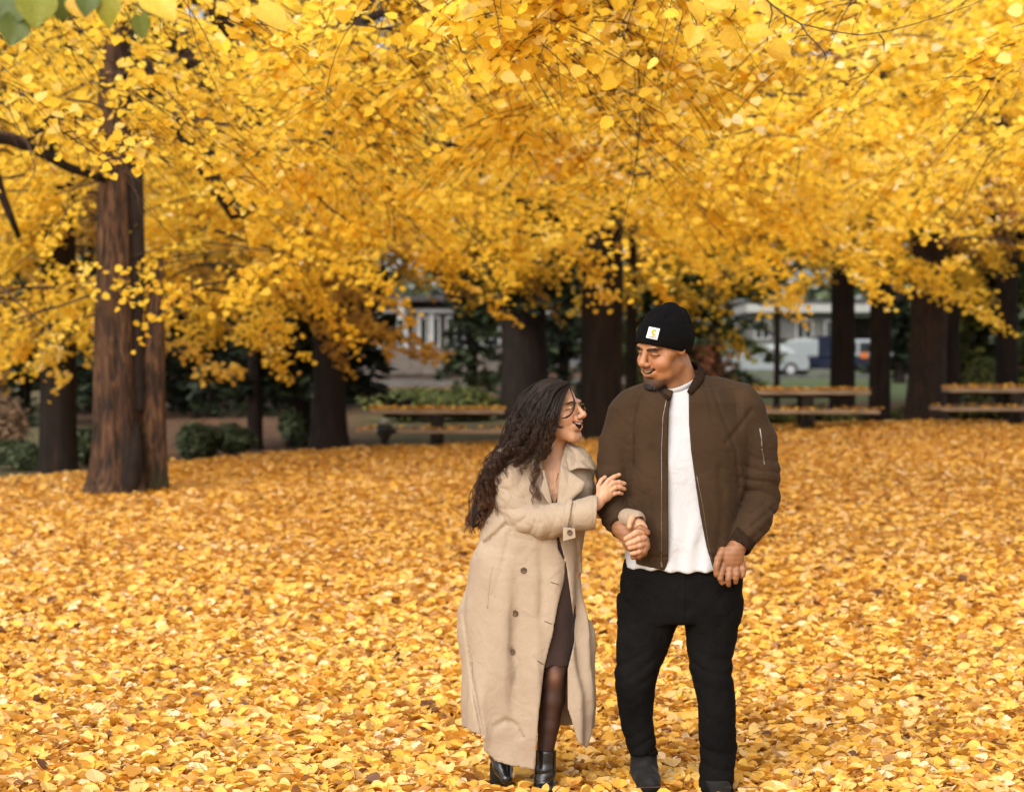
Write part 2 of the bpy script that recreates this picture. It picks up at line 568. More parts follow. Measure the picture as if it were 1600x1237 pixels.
# the three hundred nearest leaves lie on top, each an object of its own
XY = off_feet(carpet_points(330, 7.6, 10.5, 1.02))[:300]
Z = ground_z(XY[:, 0], XY[:, 1]) + .018 + .012 * rng.random(300)
ax = frames(np.stack([rng.normal(0, .32, 300), rng.normal(-.1, .32, 300), np.ones(300)], 1), rng.uniform(0, 6.28, 300))
single_leaves('fallen_leaf', np.concatenate([XY, Z[:, None]], 1), ax, rng.uniform(.042, .076, 300),
              leaf_variants('fallen leaf', 'round', M['carpet'], [.3, .42, .55, .62, .75, .86, .95, .48, .15, .68, .05, .8]), carpet)
# grey-green tufts and small twigs showing through
mb_v, mb_f = [], []
n = 1500
XY = carpet_points(n, 7.5, 20)
yaw = rng.uniform(0, math.pi, n); L = rng.uniform(.04, .16, n)
P0 = np.concatenate([XY, (ground_z(XY[:, 0], XY[:, 1]) + .05)[:, None]], 1)
D = np.stack([np.cos(yaw), np.sin(yaw), rng.normal(0, .2, n)], 1) * L[:, None]
Wd = np.stack([-np.sin(yaw), np.cos(yaw), np.zeros(n)], 1) * .0018
V = np.stack([P0 - Wd, P0 + Wd, P0 + D + Wd * .3 + [0, 0, .002], P0 + [0, 0, .003]], 1).reshape(-1, 3)
i0 = np.arange(n) * 4
F = np.concatenate([np.stack([i0, i0 + 2, i0 + 1], 1), np.stack([i0, i0 + 3, i0 + 2], 1), np.stack([i0 + 1, i0 + 2, i0 + 3], 1)])
tag(mesh_np('leaf_stalks', V, F, M['twig'], smooth=False), kind='stuff')
# ------------------------------------------------------------------ trees
def trunk_mesh(name, path, rad, mat, parent, base, n=28, flare=1.5, furrow=.05, moss=None, shade_and_dark=None, seed=0):
    """path: list of (x, y, z) world, rad: metres; a tapered, fluted, flaring trunk"""
    path = np.array([list(p) for p in path], float)
    r_ = np.random.default_rng(seed)
    m = 40
    s = np.linspace(0, 1, m)
    k = np.linspace(0, 1, len(path))
    C = np.stack([np.interp(s, k, path[:, i]) for i in range(3)], 1)
    rr = np.interp(s, np.linspace(0, 1, len(rad)), rad)
    h = C[:, 2] - C[0, 2]
    fl = 1 + (flare - 1) * np.exp(-h / .35)
    th = np.linspace(0, 2 * math.pi, n, endpoint=False)
    ph = r_.uniform(0, 6.28, 6)
    fr = furrow * (np.sin(7 * th[None] + ph[0] + 1.2 * np.sin(h[:, None] * 1.1)) * .6 + np.sin(12 * th[None] + ph[1] + h[:, None] * .9) * .4 + np.sin(3 * th[None] + ph[2]) * .8)
    root = (.25 * np.exp(-h / .25))[:, None] * np.cos(5 * th[None] + ph[3])
    RR = rr[:, None] * (fl[:, None] + fr + root * (flare - 1) * 1.2)
    V = np.stack([C[:, 0:1] + RR * np.cos(th), C[:, 1:2] + RR * np.sin(th), np.repeat(C[:, 2:3], n, 1)], -1)
    i = np.arange(m * n).reshape(m, n)
    F = np.stack([i[:-1], np.roll(i[:-1], -1, 1), np.roll(i[1:], -1, 1), i[1:]], -1).reshape(-1, 4)
    at_ = {}
    z = np.zeros((m, n))
    at_['moss'] = ('POINT', (z if moss is None else moss(V[..., 0], V[..., 1], V[..., 2])).ravel())
    at_['shade_and_dark'] = ('POINT', (z if shade_and_dark is None else shade_and_dark(V[..., 0], V[..., 1], V[..., 2])).ravel())
    return mesh_np(name, V.reshape(-1, 3) - np.array(base), F, mat, parent, attrs=at_)


def dens(P, f, seed):
    x, y, z = (P[:, i] * f for i in range(3))
    a = np.sin(x * 1.7 + seed + 1.3 * np.sin(y * 1.1 + z)) * np.sin(z * 2.3 + 1.1 * seed + np.sin(x * 1.3)) + .6 * np.sin(x * 3.9 + 2.1 * z + seed) * np.sin(y * 2.7 - z * 3.1)
    return .5 + .35 * a


def inview(P, mx=380, top=170):
    px = 800 + FPX * P[:, 0] / P[:, 1]
    s = HORIZON + (CAM_Z - P[:, 2]) * FPX / P[:, 1]
    return (px > -mx) & (px < 1600 + mx) & (s > -top)


def crown(root, base, cx, cy, z0, rad, low, top, n_leaf, size, kind, mat, vlo=0.0, vhi=1.0, gaps=.35, per=14, twigs=True, singles=0, seed=1,
          limbs=9, limb_r=.11, limb_mat=None, ymin=8.0, spray=.62, flat=.5, gap_f=.8, bare=0, void=None, bough=(.010, .026), bough_len=2.2):
    """sprays of leaves along drooping twigs, limbs from the trunk; low(x, y) gives the skirt height"""
    g = np.random.default_rng(seed)
    nspray = int(n_leaf / per)
    NPB = 13                                       # sprays carried by one bough
    nb_ = max(12, int(nspray / NPB))
    pts, tot = [], 0
    while tot < nb_:
        q = nb_ * 4
        a = g.uniform(0, 2 * math.pi, q)
        rr = rad * g.random(q) ** .5
        X, Y = cx + rr * np.cos(a), cy + rr * np.sin(a)
        lo = low(X, Y)
        zt = lo + (top - lo) * (1 - (rr / rad) ** 3 * .55)
        Z = lo + .12 + (zt - lo) * g.random(q) ** 1.1
        P = np.stack([X, Y, Z], 1)
        P = P[(Y > ymin) & (Z < top)]
        P = P[inview(P)]
        if len(P) == 0: break
        P = P[np.clip(dens(P, gap_f, seed), 0, 1) ** 1.2 * 1.25 > gaps * g.random(len(P)) * 2]
        pts.append(P); tot += len(P)
    C = np.concatenate(pts)[:nb_]
    nb_ = len(C)
    out = C[:, :2] - [cx, cy]
    baz = np.arctan2(out[:, 1], out[:, 0]) + g.normal(0, .45, nb_)
    BL = bough_len * g.uniform(.6, 1.3, nb_)
    slope = g.normal(-.12, .12, nb_)
    wig = g.uniform(0, 6.28, nb_)

    def bpath(k, s):
        """point on bough k at s in 0..1 (arrays)"""
        L_ = BL[k]
        f_ = (s - .5) * L_
        sw = .10 * L_ * np.sin(s * 4.2 + wig[k]) + .03 * np.sin(s * 13 + 2 * wig[k])
        x = C[k, 0] + np.cos(baz[k]) * f_ - np.sin(baz[k]) * sw
        y = C[k, 1] + np.sin(baz[k]) * f_ + np.cos(baz[k]) * sw
        z = C[k, 2] + slope[k] * f_ - .30 * L_ * (s * s - .25) + .025 * np.sin(s * 11 + wig[k])
        return np.stack([x, y, z], -1)
    ks = np.repeat(np.arange(nb_), NPB)
    ss = g.uniform(.08, 1.0, len(ks))
    P = bpath(ks, ss) + g.normal(0, 1, (len(ks), 3)) * [.02, .02, .07]
    ns = len(P)
    sd_ = np.where(g.random(ns) < .5, 1., -1.)
    az = baz[ks] + sd_ * g.uniform(.35, 1.15, ns) * (1.15 - ss)
    L = spray * g.uniform(.5, 1.3, ns) * (1.15 - .45 * ss)
    D = np.stack([np.cos(az), np.sin(az), g.normal(-.28, .26, ns)], 1)
    D /= np.linalg.norm(D, axis=1, keepdims=True)
    S = np.stack([-np.sin(az), np.cos(az), g.normal(0, .15, ns)], 1)
    if void is not None:
        kp = g.random(ns) > void(P)
        P, az, L, D, S, ks = P[kp], az[kp], L[kp], D[kp], S[kp], ks[kp]
        ns = len(P)
    s = (np.arange(per) + .5) / per
    side = np.where(np.arange(per) % 2 == 0, 1., -1.)
    pos = P[:, None] + D[:, None] * (L[:, None] * s)[..., None]
    pos[..., 2] -= (.28 * L[:, None] * s ** 2)
    pos = pos + S[:, None] * (side * .35 * size)[None, :, None] + g.normal(0, .028, pos.shape)
    yaw = az[:, None] + side[None] * .95 + g.normal(0, .45, (ns, per))
    nrm = np.stack([g.normal(0, flat * 1.2, (ns, per)), g.normal(-.75, flat, (ns, per)), np.full((ns, per), .8)], -1)
    pos, yaw, nrm = pos.reshape(-1, 3), yaw.ravel(), nrm.reshape(-1, 3)
    sz = size * g.uniform(.6, 1.25, len(pos))
    v = np.repeat(vlo + (vhi - vlo) * (.6 * g.beta(2.2, 2.2, nb_)[ks] + .4 * g.beta(2, 2, ns)), per) + g.normal(0, .12, len(pos))
    v = np.clip(v, 0, 1)
    keep = g.random(len(pos)) > .08
    pos, yaw, nrm, sz, v = pos[keep], yaw[keep], nrm[keep], sz[keep], v[keep]
    # leaves hang: heading dips
    b, t, m = frames(nrm, yaw)
    if singles:
        # the leaves that show largest
        px = 800 + FPX * pos[:, 0] / pos[:, 1]
        sy = HORIZON + (CAM_Z - pos[:, 2]) * FPX / pos[:, 1]
        vis = (px > 0) & (px < 1600) & (sy > 0) & (sy < 700)
        score = np.where(vis, sz / pos[:, 1], 0)
        o = np.argsort(-score)[:singles]
        single_leaves('leaf', pos[o], (b[o], t[o], m[o]), sz[o], leaf_variants('leaf', 'round', mat, [.3, .5, .62, .4, .8, .7, .2, .9]), root, Vector(base))
        k2 = np.ones(len(pos), bool); k2[o] = False
        pos, sz, v = pos[k2], sz[k2], v[k2]; b, t, m = b[k2], t[k2], m[k2]
    lo_ = leaf_object('crown', pos - np.array(base), (b, t, m), sz, kind, v, mat, root, g.normal(.8, .8, len(pos)))
    tag(lo_, kind='stuff')
    # limbs and twigs
    lm = limb_mat or M['bark_dark']
    for i in range(limbs):
        a = 2 * math.pi * (i + g.random() * .6) / limbs
        rl = rad * g.uniform(.55, .9)
        zst = z0 + g.uniform(.3, 2.2)
        pth = []
        for q in np.linspace(0, 1, 7):
            x_, y_ = cx + rl * q * math.cos(a + .35 * math.sin(q * 3 + i)), cy + rl * q * math.sin(a + .35 * math.sin(q * 3 + i))
            pth.append(Vector((x_, y_, zst + (1.9 + .5 * math.sin(i * 2)) * math.sin(q * 2.3) + .12 * math.sin(q * 9 + i))) - Vector(base))
        MB().tube(pth, [limb_r * (1 - .82 * q) for q in np.linspace(0, 1, 7)], 7).build('limb', lm, root, True)
    if twigs:
        nb = ns if twigs is True else int(ns * twigs)
        q = np.linspace(0, 1, 4)
        Pb = P[:nb]; Db = D[:nb]
        fwd = Pb[:, None] + Db[:, None] * (L[:nb, None] * q)[..., None]
        fwd[..., 2] -= .28 * L[:nb, None] * q ** 2
        V1, F1 = tubes_np(fwd, np.full(nb, .0045), np.full(nb, .0018))
        q = np.linspace(-.12, 1, 9)
        pth = np.stack([bpath(np.arange(nb_), np.full(nb_, s_)) for s_ in q], 1)
        if void is not None: pth = pth[g.random(nb_) > void(C) * .8]
        nk = len(pth)
        V2, F2 = tubes_np(pth, g.uniform(bough[0], bough[1], nk), np.full(nk, .002), 4)
        if bare:
            o = g.choice(ns, bare)
            q = np.linspace(0, 1, 8)
            a2 = az[o] + g.normal(0, .4, bare); Lb = g.uniform(.2, .65, bare); w2 = g.uniform(0, 6, bare)
            Db = np.stack([np.cos(a2), np.sin(a2), g.normal(-.5, .35, bare)], 1)
            p3 = P[o][:, None] + Db[:, None] * (Lb[:, None] * q)[..., None]
            p3[..., 2] -= .3 * Lb[:, None] * q ** 2
            p3[..., 0] += .10 * Lb[:, None] * np.sin(q * 4 + w2[:, None]); p3[..., 1] += .08 * Lb[:, None] * np.sin(q * 5 + 2 * w2[:, None])
            V3, F3 = tubes_np(p3, g.uniform(.003, .007, bare), np.full(bare, .0015), 4)
            F2 = np.concatenate([F2, F3 + len(V2)]); V2 = np.concatenate([V2, V3])
        tw = mesh_np('twigs', np.concatenate([V1, V2]) - np.array(base), [F1, F2 + len(V1)], M['twig'], root)
        tag(tw, kind='stuff')


def tree_root(name, px, py, Y, label, cat='tree', group=None):
    p = at(px, py, Y)
    z = float(ground_z(p.x, Y))
    r = empty(name, (p.x, Y, z))
    tag(r, label, cat, group)
    return r, (p.x, Y, z)


def skirt(h, amp=.25, f=1.0, s=0.0):
    return lambda X, Y: h + amp * np.sin(X * f + s) * np.sin(Y * .7 * f + s) + .12 * np.sin(X * 2.9 * f + 2 * s)


def void_left(P):
    tr = (np.abs(P[:, 0] + 4.42) < 1.15) & (P[:, 1] < 28.2) & (P[:, 1] > 15) & (P[:, 2] < 4.15)
    el = (P[:, 0] > -6.6) & (P[:, 0] < -4.4) & (P[:, 1] > 18) & (P[:, 1] < 27.6) & (P[:, 2] > 2.75) & (P[:, 2] < 4.35)
    ul = (P[:, 0] > -4.2) & (P[:, 0] < -1.6) & (P[:, 2] > 1.5 + .125 * P[:, 1])
    mid = (np.abs(P[:, 0] - .037 * P[:, 1]) < .42) & (P[:, 1] > 14) & (P[:, 2] < 1.5 + .066 * P[:, 1])
    return np.maximum(np.maximum(.93 * tr, .6 * el), np.maximum(.45 * ul, .75 * mid))


def void_mid(P):
    return .93 * ((np.abs(P[:, 0] - .037 * P[:, 1]) < .5) & (P[:, 1] < 42.3) & (P[:, 2] < 4.5))


# the big linden on the left: three stems grown together
r, b = tree_root('linden_tree', 202, 745, 28, 'large linden with furrowed brown trunk of fused stems on the leaf carpet')
K = 28 / FPX
shadeL = lambda x, y, z: np.clip(1 - np.hypot((800 + FPX * x / 28 - 214) / 20, (CAM_Z + .0 - (z) - (715 - HORIZON) * K) / (48 * K)), 0, .5) * 1.9  # darkens the foot recess: its shade put into the bark colour
mossL = lambda x, y, z: np.clip((800 + FPX * x / 28 - 222) / 16, 0, 1) * np.clip(1 - (z - b[2]) / .42, 0, 1) * .9
P_ = lambda px, py, dy=0: Vector(((px - 800) * K, 28 + dy, CAM_Z - (py - HORIZON) * K))
trunk_mesh('trunk', [P_(186, 768), P_(183, 640), P_(182, 520), P_(181, 400), P_(180, 250), P_(176, 60), P_(170, -200)], [.275, .262, .245, .21, .175, .15, .12], M['bark'], r, b, 48, 1.42, .085, mossL, shadeL, 3)
trunk_mesh('trunk', [P_(237, 762, .14), P_(235, 640, .14), P_(236, 540, .15), P_(238, 470, .2), P_(244, 400, .3)], [.155, .150, .140, .09, .05], M['bark'], r, b, 36, 1.25, .06, mossL, shadeL, 5)
trunk_mesh('trunk', [P_(212, 640, -.02), P_(211, 520, .0), P_(212, 400, .03), P_(208, 250, .05), P_(203, 100, .1), P_(200, -200, .2)], [.10, .085, .10, .10, .09, .07], M['bark'], r, b, 24, 1.0, .06, None, lambda x, y, z: np.full(x.shape, .88), 8)  # middle stem, evenly darker along its whole length
MB().tube([P_(214, 655, -.10), P_(214, 690, -.17), P_(212, 725, -.24), P_(209, 752, -.30), P_(211, 776, -.42)], [.03, .085, .12, .12, .045], 10).build('root', M['bark_dark'], r, True).location = -Vector(b)  # dark tube shapes the recess's shade at the foot, ending in a stub
# the angular dark bough that elbows down at the left edge
lb = MB()
lb.tube([P_(168, 282, -.2), P_(120, 268, -.5), P_(85, 248, -.8), P_(45, 232, -1.0), P_(-10, 226, -1.2), P_(-90, 205, -1.6)], [.05, .055, .06, .07, .075, .08], 8)
lb.tube([P_(15, 230, -1.0), P_(22, 275, -1.05), P_(32, 315, -1.0), P_(42, 340, -1.0), P_(55, 378, -.9)], [.06, .055, .05, .045, .03], 8)
lb.tube([P_(60, 236, -.9), P_(90, 215, -.9), P_(115, 190, -1.0)], [.045, .035, .02], 7)
lo = lb.build('limb', M['bark_dark'], r, True); lo.location = -Vector(b)
crown(r, b, b[0] + 1.2, 28.5, 3.0, 7.6, lambda X, Y: 2.0 + 1.15 * np.clip((X + 2.8) / 1.2, 0, 1) - .12 * np.clip((-X - 4.2) / 1, 0, 1) + .2 * np.sin(X * 1.7 + 1) * np.sin(Y * .9), 6.15, 50000, .076, 'hex', M['leaf_gold'], .15, .92, .62, void=void_left, twigs=.5, singles=300, seed=21, ymin=20, limb_mat=M['bark_dark'])

# the centre linden
r, b = tree_root('linden_tree', 941, 684, 42, 'tall linden with straight dark trunk between the woman and the man')
K42 = 42 / FPX
Q_ = lambda px, py, dy=0: Vector(((px - 800) * K42, 42 + dy, CAM_Z - (py - HORIZON) * K42))
trunk_mesh('trunk', [Q_(940, 690), Q_(940, 600), Q_(941, 480), Q_(942, 400), Q_(946, 330), Q_(950, 200), Q_(955, 0)], [.36, .355, .36, .34, .27, .2, .14], M['bark_dark'], r, b, 32, 1.15, .05)
MB().tube([Q_(936, 420), Q_(925, 360), Q_(905, 310), Q_(880, 265), Q_(850, 200)], [.16, .14, .12, .09, .05], 10).build('limb', M['bark_dark'], r, True).location = -Vector(b)
crown(r, b, b[0] - .5, 39, 3.5, 10.0, lambda X, Y: 3.05 + .45 * np.sin(X * .8 + 1.9) * np.sin(Y * .56) + .45 * np.exp(-((X + 1.9) / .9) ** 2), 8.4, 42000, .104, 'far', M['leaf_gold'], .1, .95, .64, void=void_mid, twigs=.3, singles=300, seed=33, ymin=30, spray=.75)

# right hand linden
r, b = tree_root('linden_tree', 1449, 664, 45, 'broad dark linden trunk between the two right hand picnic tables')
K45 = 45 / FPX
W_ = lambda px, py, Y=45: at(px, py, Y)
trunk_mesh('trunk', [W_(1447, 670), W_(1449, 600), W_(1452, 500), W_(1453, 430), W_(1450, 250), W_(1445, 0)], [.37, .34, .33, .33, .28, .2], M['bark'], r, b, 32, 1.25, .05, None, lambda x, y, z: np.full(x.shape, .72), 4)
crown(r, b, b[0] + .5, 41, 3.6, 10.0, lambda X, Y: 3.55 + .45 * np.sin(X * .9 + .4) * np.sin(Y * .63 + .4) + .25 * np.sin(X * 2.3) + .03 * np.clip(X - 6, 0, 6), 9.0, 40000, .104, 'far', M['leaf_gold'], .15, 1.0, .60, twigs=.3, singles=300, seed=45, ymin=31, spray=.75)

# two nearer lindens whose trunks stand outside the picture
for (x, y, rad, low_, top, n, sd, gp, lab, vlo, vhi, bare) in (
        (-7.6, 15.5, 8.6, 3.25, 4.95, 12000, 58, .78, 'near linden whose thin twiggy boughs hang across the upper left of the picture', .2, .95, 800),
        (7.4, 16.5, 8.8, 3.35, 5.15, 17000, 69, .55, 'near linden whose pale golden sprays fill the upper right of the picture', .35, 1.0, 90)):
    r = empty('linden_tree', (x, y, float(ground_z(x, y))))
    tag(r, lab, 'tree')
    b = (x, y, float(ground_z(x, y)))
    trunk_mesh('trunk', [(x, y, b[2] - .1), (x + .05, y, 2), (x, y + .1, 4.5), (x - .1, y, 7)], [.36, .32, .26, .15], M['bark'], r, b, 28, 1.3, .05, seed=sd)
    crown(r, b, x, y, 3.6, rad, skirt(low_, .3, 1.1, sd), top, n, .072, 'mid', M['leaf_gold'], vlo, vhi, gp, twigs=True, singles=300, seed=sd, ymin=11.5, limbs=9, limb_r=.035, bare=bare, void=void_left, bough=(.004, .009), bough_len=1.15)

# lindens farther back: their shaded crowns close the gaps
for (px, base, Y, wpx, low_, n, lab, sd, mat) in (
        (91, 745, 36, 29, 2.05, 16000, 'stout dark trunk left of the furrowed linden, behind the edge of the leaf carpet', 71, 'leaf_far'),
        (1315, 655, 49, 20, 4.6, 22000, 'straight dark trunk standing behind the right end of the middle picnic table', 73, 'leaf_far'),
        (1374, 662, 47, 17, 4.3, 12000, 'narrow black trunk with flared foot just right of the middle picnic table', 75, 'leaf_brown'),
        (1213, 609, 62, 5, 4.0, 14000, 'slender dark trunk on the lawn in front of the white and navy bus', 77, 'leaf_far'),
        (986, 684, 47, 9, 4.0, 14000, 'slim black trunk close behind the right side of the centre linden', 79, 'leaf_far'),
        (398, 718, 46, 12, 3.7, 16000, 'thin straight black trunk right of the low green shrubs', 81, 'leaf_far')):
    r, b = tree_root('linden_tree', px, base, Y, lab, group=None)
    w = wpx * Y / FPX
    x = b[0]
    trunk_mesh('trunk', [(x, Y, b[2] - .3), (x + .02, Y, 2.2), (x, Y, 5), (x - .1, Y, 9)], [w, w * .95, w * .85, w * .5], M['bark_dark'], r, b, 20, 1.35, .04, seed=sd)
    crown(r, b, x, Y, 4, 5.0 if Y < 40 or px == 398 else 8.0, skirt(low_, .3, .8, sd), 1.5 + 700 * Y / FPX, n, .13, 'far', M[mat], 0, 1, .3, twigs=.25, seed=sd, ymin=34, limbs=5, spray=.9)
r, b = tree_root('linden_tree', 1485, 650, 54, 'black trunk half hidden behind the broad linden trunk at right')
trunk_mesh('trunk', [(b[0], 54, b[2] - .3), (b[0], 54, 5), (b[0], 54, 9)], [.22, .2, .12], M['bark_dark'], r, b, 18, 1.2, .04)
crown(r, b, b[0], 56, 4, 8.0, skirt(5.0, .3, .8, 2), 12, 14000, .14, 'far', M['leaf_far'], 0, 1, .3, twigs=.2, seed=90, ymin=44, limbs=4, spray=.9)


# evergreens: a straight trunk with whorls of drooping boughs of foliage
def evergreen(px, base_py, Y, wpx, rad, h, n, label, seed, low=.6, mat='needle', trunk_w=None, flare=1.5):
    r, b = tree_root('evergreen_tree', px, base_py, Y, label)
    g = np.random.default_rng(seed)
    w = (trunk_w or wpx) * Y / FPX
    trunk_mesh('trunk', [(b[0], Y, b[2] - .3), (b[0], Y, b[2] + h * .4), (b[0] + .1, Y, b[2] + h)], [w, w * .8, .05], M['bark_dark'], r, b, 18, flare, .05, seed=seed)
    nb = int(h * 11)
    zb = low + (h - low) * g.random(nb) ** .9
    az = g.uniform(0, 6.283, nb)
    Lb = rad * (1 - .75 * (zb / h)) * g.uniform(.6, 1.15, nb)
    q = np.linspace(0, 1, 5)
    pth = np.stack([np.cos(az)[:, None] * Lb[:, None] * q, np.sin(az)[:, None] * Lb[:, None] * q, zb[:, None] + Lb[:, None] * (.12 * q - .45 * q * q)], -1)
    V, F = tubes_np(pth, np.full(nb, .035), np.full(nb, .008), 4)
    tag(mesh_np('boughs', V, F, M['bark_dark'], r), kind='stuff')
    n = int(n * 1.15)
    i = g.integers(0, nb, n)
    s = g.uniform(.1, 1.0, n)
    P = np.stack([np.cos(az[i]) * Lb[i] * s, np.sin(az[i]) * Lb[i] * s, zb[i] + Lb[i] * (.12 * s - .45 * s * s)], 1)
    side = g.uniform(-.55, .55, n) * (1.2 - s)
    P += np.stack([-np.sin(az[i]) * side, np.cos(az[i]) * side, -.25 * np.abs(side) - .15 * g.random(n)], 1)
    yaw = az[i] + np.sign(side) * .8 + g.normal(0, .3, n)
    nrm = np.stack([g.normal(0, .4, n), g.normal(0, .4, n), np.ones(n)], 1)
    o = leaf_object('crown', P, frames(nrm, yaw), g.uniform(.20, .48, n), 'far', np.clip(g.beta(2, 2.5, n), 0, 1), M[mat], r, np.full(n, -1.5))
    tag(o, kind='stuff')


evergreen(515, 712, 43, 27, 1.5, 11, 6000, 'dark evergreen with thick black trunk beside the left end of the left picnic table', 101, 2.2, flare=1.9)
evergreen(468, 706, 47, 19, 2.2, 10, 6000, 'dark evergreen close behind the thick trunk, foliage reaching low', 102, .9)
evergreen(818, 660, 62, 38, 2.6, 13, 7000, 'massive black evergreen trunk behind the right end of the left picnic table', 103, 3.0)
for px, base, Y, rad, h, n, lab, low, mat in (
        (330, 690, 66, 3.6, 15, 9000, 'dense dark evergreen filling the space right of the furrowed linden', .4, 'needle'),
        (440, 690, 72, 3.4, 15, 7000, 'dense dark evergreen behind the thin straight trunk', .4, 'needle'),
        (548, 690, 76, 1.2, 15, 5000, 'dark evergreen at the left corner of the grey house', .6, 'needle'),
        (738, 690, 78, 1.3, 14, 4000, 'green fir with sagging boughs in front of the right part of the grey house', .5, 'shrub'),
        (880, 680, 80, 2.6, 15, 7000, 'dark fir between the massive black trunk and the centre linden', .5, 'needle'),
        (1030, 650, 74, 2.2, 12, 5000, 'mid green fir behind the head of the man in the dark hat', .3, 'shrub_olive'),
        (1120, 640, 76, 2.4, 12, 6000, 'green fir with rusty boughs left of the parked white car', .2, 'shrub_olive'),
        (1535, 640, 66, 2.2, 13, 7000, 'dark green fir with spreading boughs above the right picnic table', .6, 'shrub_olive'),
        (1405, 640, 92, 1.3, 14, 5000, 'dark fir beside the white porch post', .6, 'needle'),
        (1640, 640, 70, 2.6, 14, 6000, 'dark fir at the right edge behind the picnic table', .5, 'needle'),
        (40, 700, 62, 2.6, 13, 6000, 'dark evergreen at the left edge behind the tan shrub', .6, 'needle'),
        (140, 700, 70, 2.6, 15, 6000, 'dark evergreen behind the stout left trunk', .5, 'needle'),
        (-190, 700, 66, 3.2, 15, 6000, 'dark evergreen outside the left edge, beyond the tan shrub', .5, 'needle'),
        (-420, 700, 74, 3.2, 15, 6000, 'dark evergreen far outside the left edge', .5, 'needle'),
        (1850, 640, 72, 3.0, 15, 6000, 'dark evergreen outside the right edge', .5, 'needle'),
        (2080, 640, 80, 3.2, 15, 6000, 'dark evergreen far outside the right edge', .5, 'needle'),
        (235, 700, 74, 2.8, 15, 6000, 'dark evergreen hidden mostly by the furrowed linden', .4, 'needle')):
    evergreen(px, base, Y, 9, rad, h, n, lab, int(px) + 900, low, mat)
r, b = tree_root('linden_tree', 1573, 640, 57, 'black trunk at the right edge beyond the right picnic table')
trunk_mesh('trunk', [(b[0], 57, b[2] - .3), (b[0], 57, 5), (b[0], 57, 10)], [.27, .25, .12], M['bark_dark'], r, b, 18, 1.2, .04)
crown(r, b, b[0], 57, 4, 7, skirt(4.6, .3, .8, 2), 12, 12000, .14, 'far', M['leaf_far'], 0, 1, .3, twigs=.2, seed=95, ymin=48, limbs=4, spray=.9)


# low shrubs: stems and leaves clumped in uneven mounds
def shrub(px0, px1, top, bot, Y, mat, n, label, seed, size=.09, depth=1.0, droop=0.0):
    g = np.random.default_rng(seed)
    xc = ((px0 + px1) / 2 - 800) * Y / FPX
    wv = (px1 - px0) / 2 * Y / FPX
    z0 = float(ground_z(xc, Y))
    zt = CAM_Z - (top - HORIZON) * Y / FPX
    H = max(zt - z0, .3)
    r = empty('shrub', (xc, Y, z0)); tag(r, label, 'shrub')
    k = max(5, int(wv * 6))
    C = np.stack([g.uniform(-.75, .75, k) * wv, g.uniform(-.6, .6, k) * depth, g.uniform(.35, .72, k) * H], 1)
    C[0] = (0, 0, .7 * H)
    rad = np.stack([g.uniform(.3, .5, k) * wv + .1, g.uniform(.3, .5, k) * depth, g.uniform(.3, .42, k) * H], 1)
    i = g.integers(0, k, n)
    d = g.normal(0, 1, (n, 3)); d /= np.linalg.norm(d, axis=1, keepdims=True)
    P = C[i] + d * rad[i] * g.uniform(.6, 1.08, n)[:, None]
    P = P[P[:, 2] > -.05]; n = len(P)
    nrm = d[:n] * .8 + np.stack([g.normal(0, .4, n), g.normal(0, .4, n), np.full(n, .8)], 1)
    tag(leaf_object('foliage', P, frames(nrm, g.uniform(0, 6.28, n)), size * g.uniform(.6, 1.3, n), 'far', g.beta(2, 2, n), M[mat], r), kind='stuff')
    st = MB()
    for q in range(9):
        a, l = g.uniform(0, 6.28), g.uniform(.3, .7)
        st.tube([(0, 0, -.05), (l * wv * .4 * math.cos(a), l * .3 * math.sin(a), H * .35), (l * wv * math.cos(a), l * .6 * math.sin(a), H * .75)], [.02, .015, .006], 5)
    st.build('stems', M['twig'], r)


shrub(258, 350, 662, 735, 42, 'shrub', 3800, 'rounded grey green shrub just right of the furrowed linden', 201)
shrub(328, 392, 664, 728, 43, 'shrub', 2600, 'smaller grey green shrub between the round one and the thin black trunk', 202)
shrub(118, 160, 668, 742, 40, 'shrub', 2000, 'dark green shrub in the gap between the stout trunk and the furrowed linden', 203)
shrub(-120, 60, 596, 735, 44, 'shrub_tan', 9000, 'tall tan leaved shrub at the left edge of the picture', 204, .075)
shrub(-20, 70, 690, 745, 40, 'shrub', 2200, 'low dark green shrub under the tan one at the left edge', 205)
shrub(560, 770, 606, 668, 60, 'shrub_olive', 9000, 'wide loose green shrub behind the left picnic table', 206, .13, 1.6)
shrub(430, 470, 640, 712, 46, 'shrub', 1800, 'small dark shrub at the foot of the evergreens left of the picnic table', 207)
shrub(1185, 1300, 636, 672, 50, 'shrub_olive', 4000, 'low dark shrub bed seen under the middle picnic table', 208, .09, .8)
shrub(1300, 1430, 640, 670, 49, 'shrub_olive', 4000, 'low shrub bed between the middle and right picnic tables', 209, .09, .8)
shrub(1430, 1640, 636, 668, 51, 'shrub_olive', 5000, 'low shrub bed seen under the right picnic table', 210, .09, .8)
shrub(1060, 1170, 520, 640, 68, 'red_leaf', 420, 'red brown bush above the shoulder of the man', 211, .12)
shrub(975, 1060, 560, 650, 64, 'shrub_olive', 3000, 'green bush between the centre trunk and the face of the man', 212, .12)
shrub(1495, 1570, 560, 640, 62, 'shrub_olive', 3000, 'yellow green bush behind the right picnic table', 213, .12)

